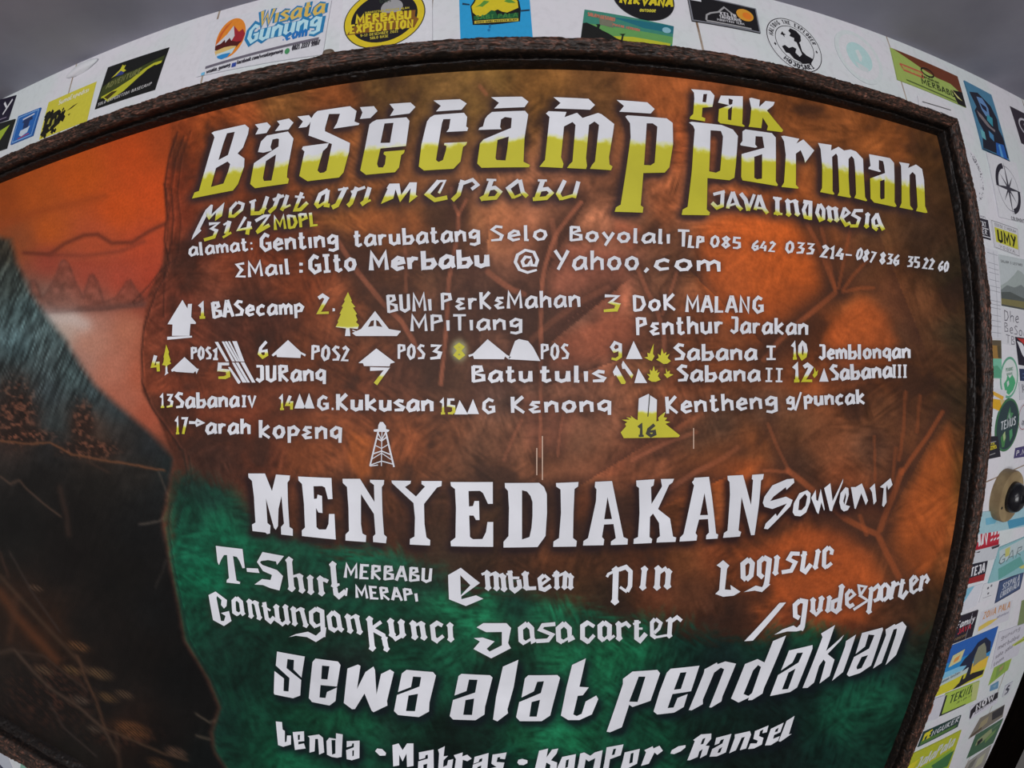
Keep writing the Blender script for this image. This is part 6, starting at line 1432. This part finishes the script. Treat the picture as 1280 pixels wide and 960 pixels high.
s_.P('picture', (120, 150, 76), '.2 .3 .6 .2 .7 .7 .3 .9').P('picture', (164, 140, 96), '.38 .42 .58 .36 .56 .6 .4 .62').L('border', (170, 188, 80), .06, '.98 .05 .98 .6')
s_ = Sticker('sticker', 'small blue scrap below the leaf green sticker', '1238,857 1248,851 1247,860 1237,864', (96, 140, 172))
s_.P('print', (130, 160, 180), '.2 .3 .8 .2 .6 .7')
s_ = Sticker('paper_sheet', 'white paper with rows of grey typed lettering by the sunset sticker', '1248,790 1282,778 1272,818 1238,836', (196, 196, 206), cat='paper')
s_.T('lettering', (120, 118, 128), ('gunung', .12, .24, .80, .16, .12, .16), ('merbabu', .08, .50, .84, .40, .13, .18), ('selo jalur', .06, .74, .70, .62, .12, .18), ('team', .06, .95, .4, .88, .11, .18))
s_ = Sticker('sticker', 'thin yellow green strip sticker at the wall edge', '1264,806 1282,794 1282,799 1267,807', (178, 186, 84))
s_.L('line', (120, 140, 50), .2, '.1 .6 .9 .5')
s_ = Sticker('sticker', 'pale olive sticker with a white centre at the photo edge of the wall', '1277,751 1300,740 1297,784 1270.5,788', (120, 134, 92))
s_.P('picture', (196, 200, 190), '.32 .2 .9 .1 .9 .9 .36 .9')
s_ = Sticker('sticker', 'white sticker with bold black banner letters', '1212.5,883 1247.5,864 1246,878 1211,900', (200, 200, 210))
s_.P('band', (28, 26, 36), '.02 .30 .20 .04 1 .02 1 .56 .12 .62 .04 .98 .0 .80').T('lettering', WHITE, ('NOW', .20, .58, .86, .44, .46, .22)).T('lettering', (52, 50, 60), ('ADVENTURE', .16, .80, .94, .66, .12, .2))
s_ = Sticker('sticker', 'dark green banner sticker with yellow and white letters', '1154,914.5 1201,893.5 1196.5,908 1146.5,933.5', (36, 62, 58))
s_.P('band', (80, 116, 60), '.02 .62 .96 .70 .92 .92 .04 .92').T('lettering', (206, 196, 50), ('PE', .06, .66, .24, .62, .50, .26)).T('lettering', (186, 190, 196), ('NGUKER', .26, .62, .96, .44, .38, .2))
s_ = Sticker('sticker', 'bright lime sticker with white script at the foot of the strip', '1137,943 1201,912 1184,962 1112,992', (172, 178, 48))
s_.P('picture', (130, 168, 62), '.10 .62 .50 .50 .92 .40 .96 .96 .1 1').P('picture', (64, 112, 70), '.58 .62 .98 .46 .96 .86 .70 .84').P('picture', (200, 192, 50), '.02 .30 .24 .24 .18 .58 .02 .66').T('lettering', (190, 196, 190), ('JalaPala', .24, .52, .90, .32, .30, .14))
s_ = Sticker('sticker', 'grey brown photo sticker with a dark ridge at the wall edge', '1225,897.5 1256,880.5 1253,896 1210,924', (120, 114, 104))
s_.P('picture', (52, 50, 54), '.50 .10 .98 .02 .98 .76 .62 .70').P('picture', (150, 140, 110), '.16 .30 .40 .20 .44 .60 .20 .80').P('picture', (84, 72, 58), '.02 .84 .30 .70 .34 .86 .06 .98')
s_ = Sticker('sticker', 'green sticker of a small animal on leaves at the wall edge', '1219.5,918.5 1254,897.5 1241,928.5 1208,948', (66, 100, 76))
s_.P('picture', (140, 150, 110), '.16 .30 .60 .14 .70 .36 .40 .58 .14 .56').P('picture', (40, 40, 42), '.18 .40 .34 .34 .40 .50 .24 .62').P('picture', (110, 140, 84), '.50 .50 .86 .30 .84 .50 .56 .72').L('line', (120, 150, 120), .03, '.6 .2 .9 .12')
s_ = Sticker('sticker', 'pale grey sticker fragment lowest on the wall strip', '1211,951 1239,931 1229,958 1199,972', (150, 148, 142))
s_.P('picture', (110, 110, 104), '.12 .2 .40 .1 .36 .6 .14 .7').P('picture', (176, 176, 150), '.5 .3 .8 .2 .8 .7 .5 .8')
s_ = Sticker('sticker', 'tiny white sticker with a dark letter S near the wall end', '1256,857 1265.5,851 1259.5,867 1252,871', (190, 192, 200))
s_.T('lettering', (56, 60, 74), ('S', .2, .9, .8, .8, .7, .24))
# ---- below the sign, in the corner
s_ = Sticker('sticker', 'white sticker with a navy wedge under the bottom rail', '-40,930 6,936 22,975 -40,985', (176, 182, 192))
s_.P('print', (30, 38, 70), '.72 .42 .86 .70 .98 1 .8 1')
s_ = Sticker('sticker', 'mint green sticker under the bottom rail', '27,950 46,958 60,985 22,985', (120, 164, 146))
s_.L('line', (90, 140, 120), .04, '.1 .5 .9 .5')

# ------------------------------------------------------------------ round wooden block with a black bakelite rotary switch
sw = empty('rotary_switch', (1.815 * DW, DW, ZC - .655 * DW))
tag(sw, 'black domed rotary switch on a round khaki wooden block', 'switch')


def lathe(name, prof, mat, parent, n=48, wob=0):
    v, f = [], []
    for rr, y in prof:
        for k in range(n):
            a = 2 * math.pi * k / n; q = rr * (1 + wob * math.sin(3 * a + 1))
            v.append((q * math.cos(a), y, q * math.sin(a)))
    for i in range(len(prof) - 1):
        for k in range(n):
            f.append((i * n + k, i * n + (k + 1) % n, (i + 1) * n + (k + 1) % n, (i + 1) * n + k))
    f.append(tuple((len(prof) - 1) * n + k for k in range(n)))
    o = mesh_obj(name, v, f, mat, parent, smooth=True)
    md = o.modifiers.new('edge', 'EDGE_SPLIT'); md.split_angle = math.radians(45)
    return o


KHAKI = noise_mat('khaki_painted_block', (122, 104, 76), (150, 132, 98), 25, rough=.5, bump=.15)
BAKE, nt, b = new_mat('black_bakelite')
b.inputs['Base Color'].default_value = (*alb((24, 24, 28)), 1); b.inputs['Roughness'].default_value = .22
R0 = .0525
lathe('wooden_block', [(R0, 0), (R0, -.022), (R0 * .97, -.0255), (R0 * .6, -.0262), (.001, -.0262)], KHAKI, sw, wob=.01)
dome = lathe('switch_cover', [(.031, -.0262), (.031, -.032), (.0295, -.040), (.026, -.047), (.020, -.0525), (.012, -.0555), (.0085, -.056), (.001, -.056)], BAKE, sw)
lathe('switch_key', [(.0075, -.0555), (.0075, -.062), (.0065, -.064), (.001, -.0645)], BAKE, sw)
mesh_obj('switch_lever', box_verts(-.004, .004, -.072, -.062, -.011, .011), BOXF, BAKE, sw)
for k, a in enumerate((200, 340)):
    hx, hz = R0 * .78 * math.cos(math.radians(a)), R0 * .78 * math.sin(math.radians(a))
    bm = bmesh.new(); bmesh.ops.create_uvsphere(bm, u_segments=12, v_segments=6, radius=.003)
    bmesh.ops.scale(bm, vec=(1, .4, 1), verts=bm.verts); bmesh.ops.translate(bm, vec=(hx, -.0262, hz), verts=bm.verts)
    me = bpy.data.meshes.new('screw'); bm.to_mesh(me); bm.free(); me.materials.append(BAKE); link('screw', me, sw)
# lump of plaster left under the ceiling
bm = bmesh.new(); bmesh.ops.create_icosphere(bm, subdivisions=3, radius=1)
p0 = at([(103, 86)], DW)[0]
for v_ in bm.verts:
    k = 1 + .5 * (float(vnoise(np.array([v_.co.x * 2.2 + 3]), np.array([v_.co.z * 2.2 + v_.co.y]), 5)[0]) - .5)
    v_.co = Vector((v_.co.x * .040 * k, v_.co.y * .006, v_.co.z * .0105 * k + .14 * v_.co.x * .04))
me = bpy.data.meshes.new('plaster_lump'); bm.to_mesh(me); bm.free(); me.materials.append(WALLM); me.polygons.foreach_set('use_smooth', [True] * len(me.polygons))
o = link('plaster_lump', me); o.location = (p0[0], DW - .002, p0[1]); tag(o, 'white smear of dried plaster on the board just under the ceiling', 'plaster')
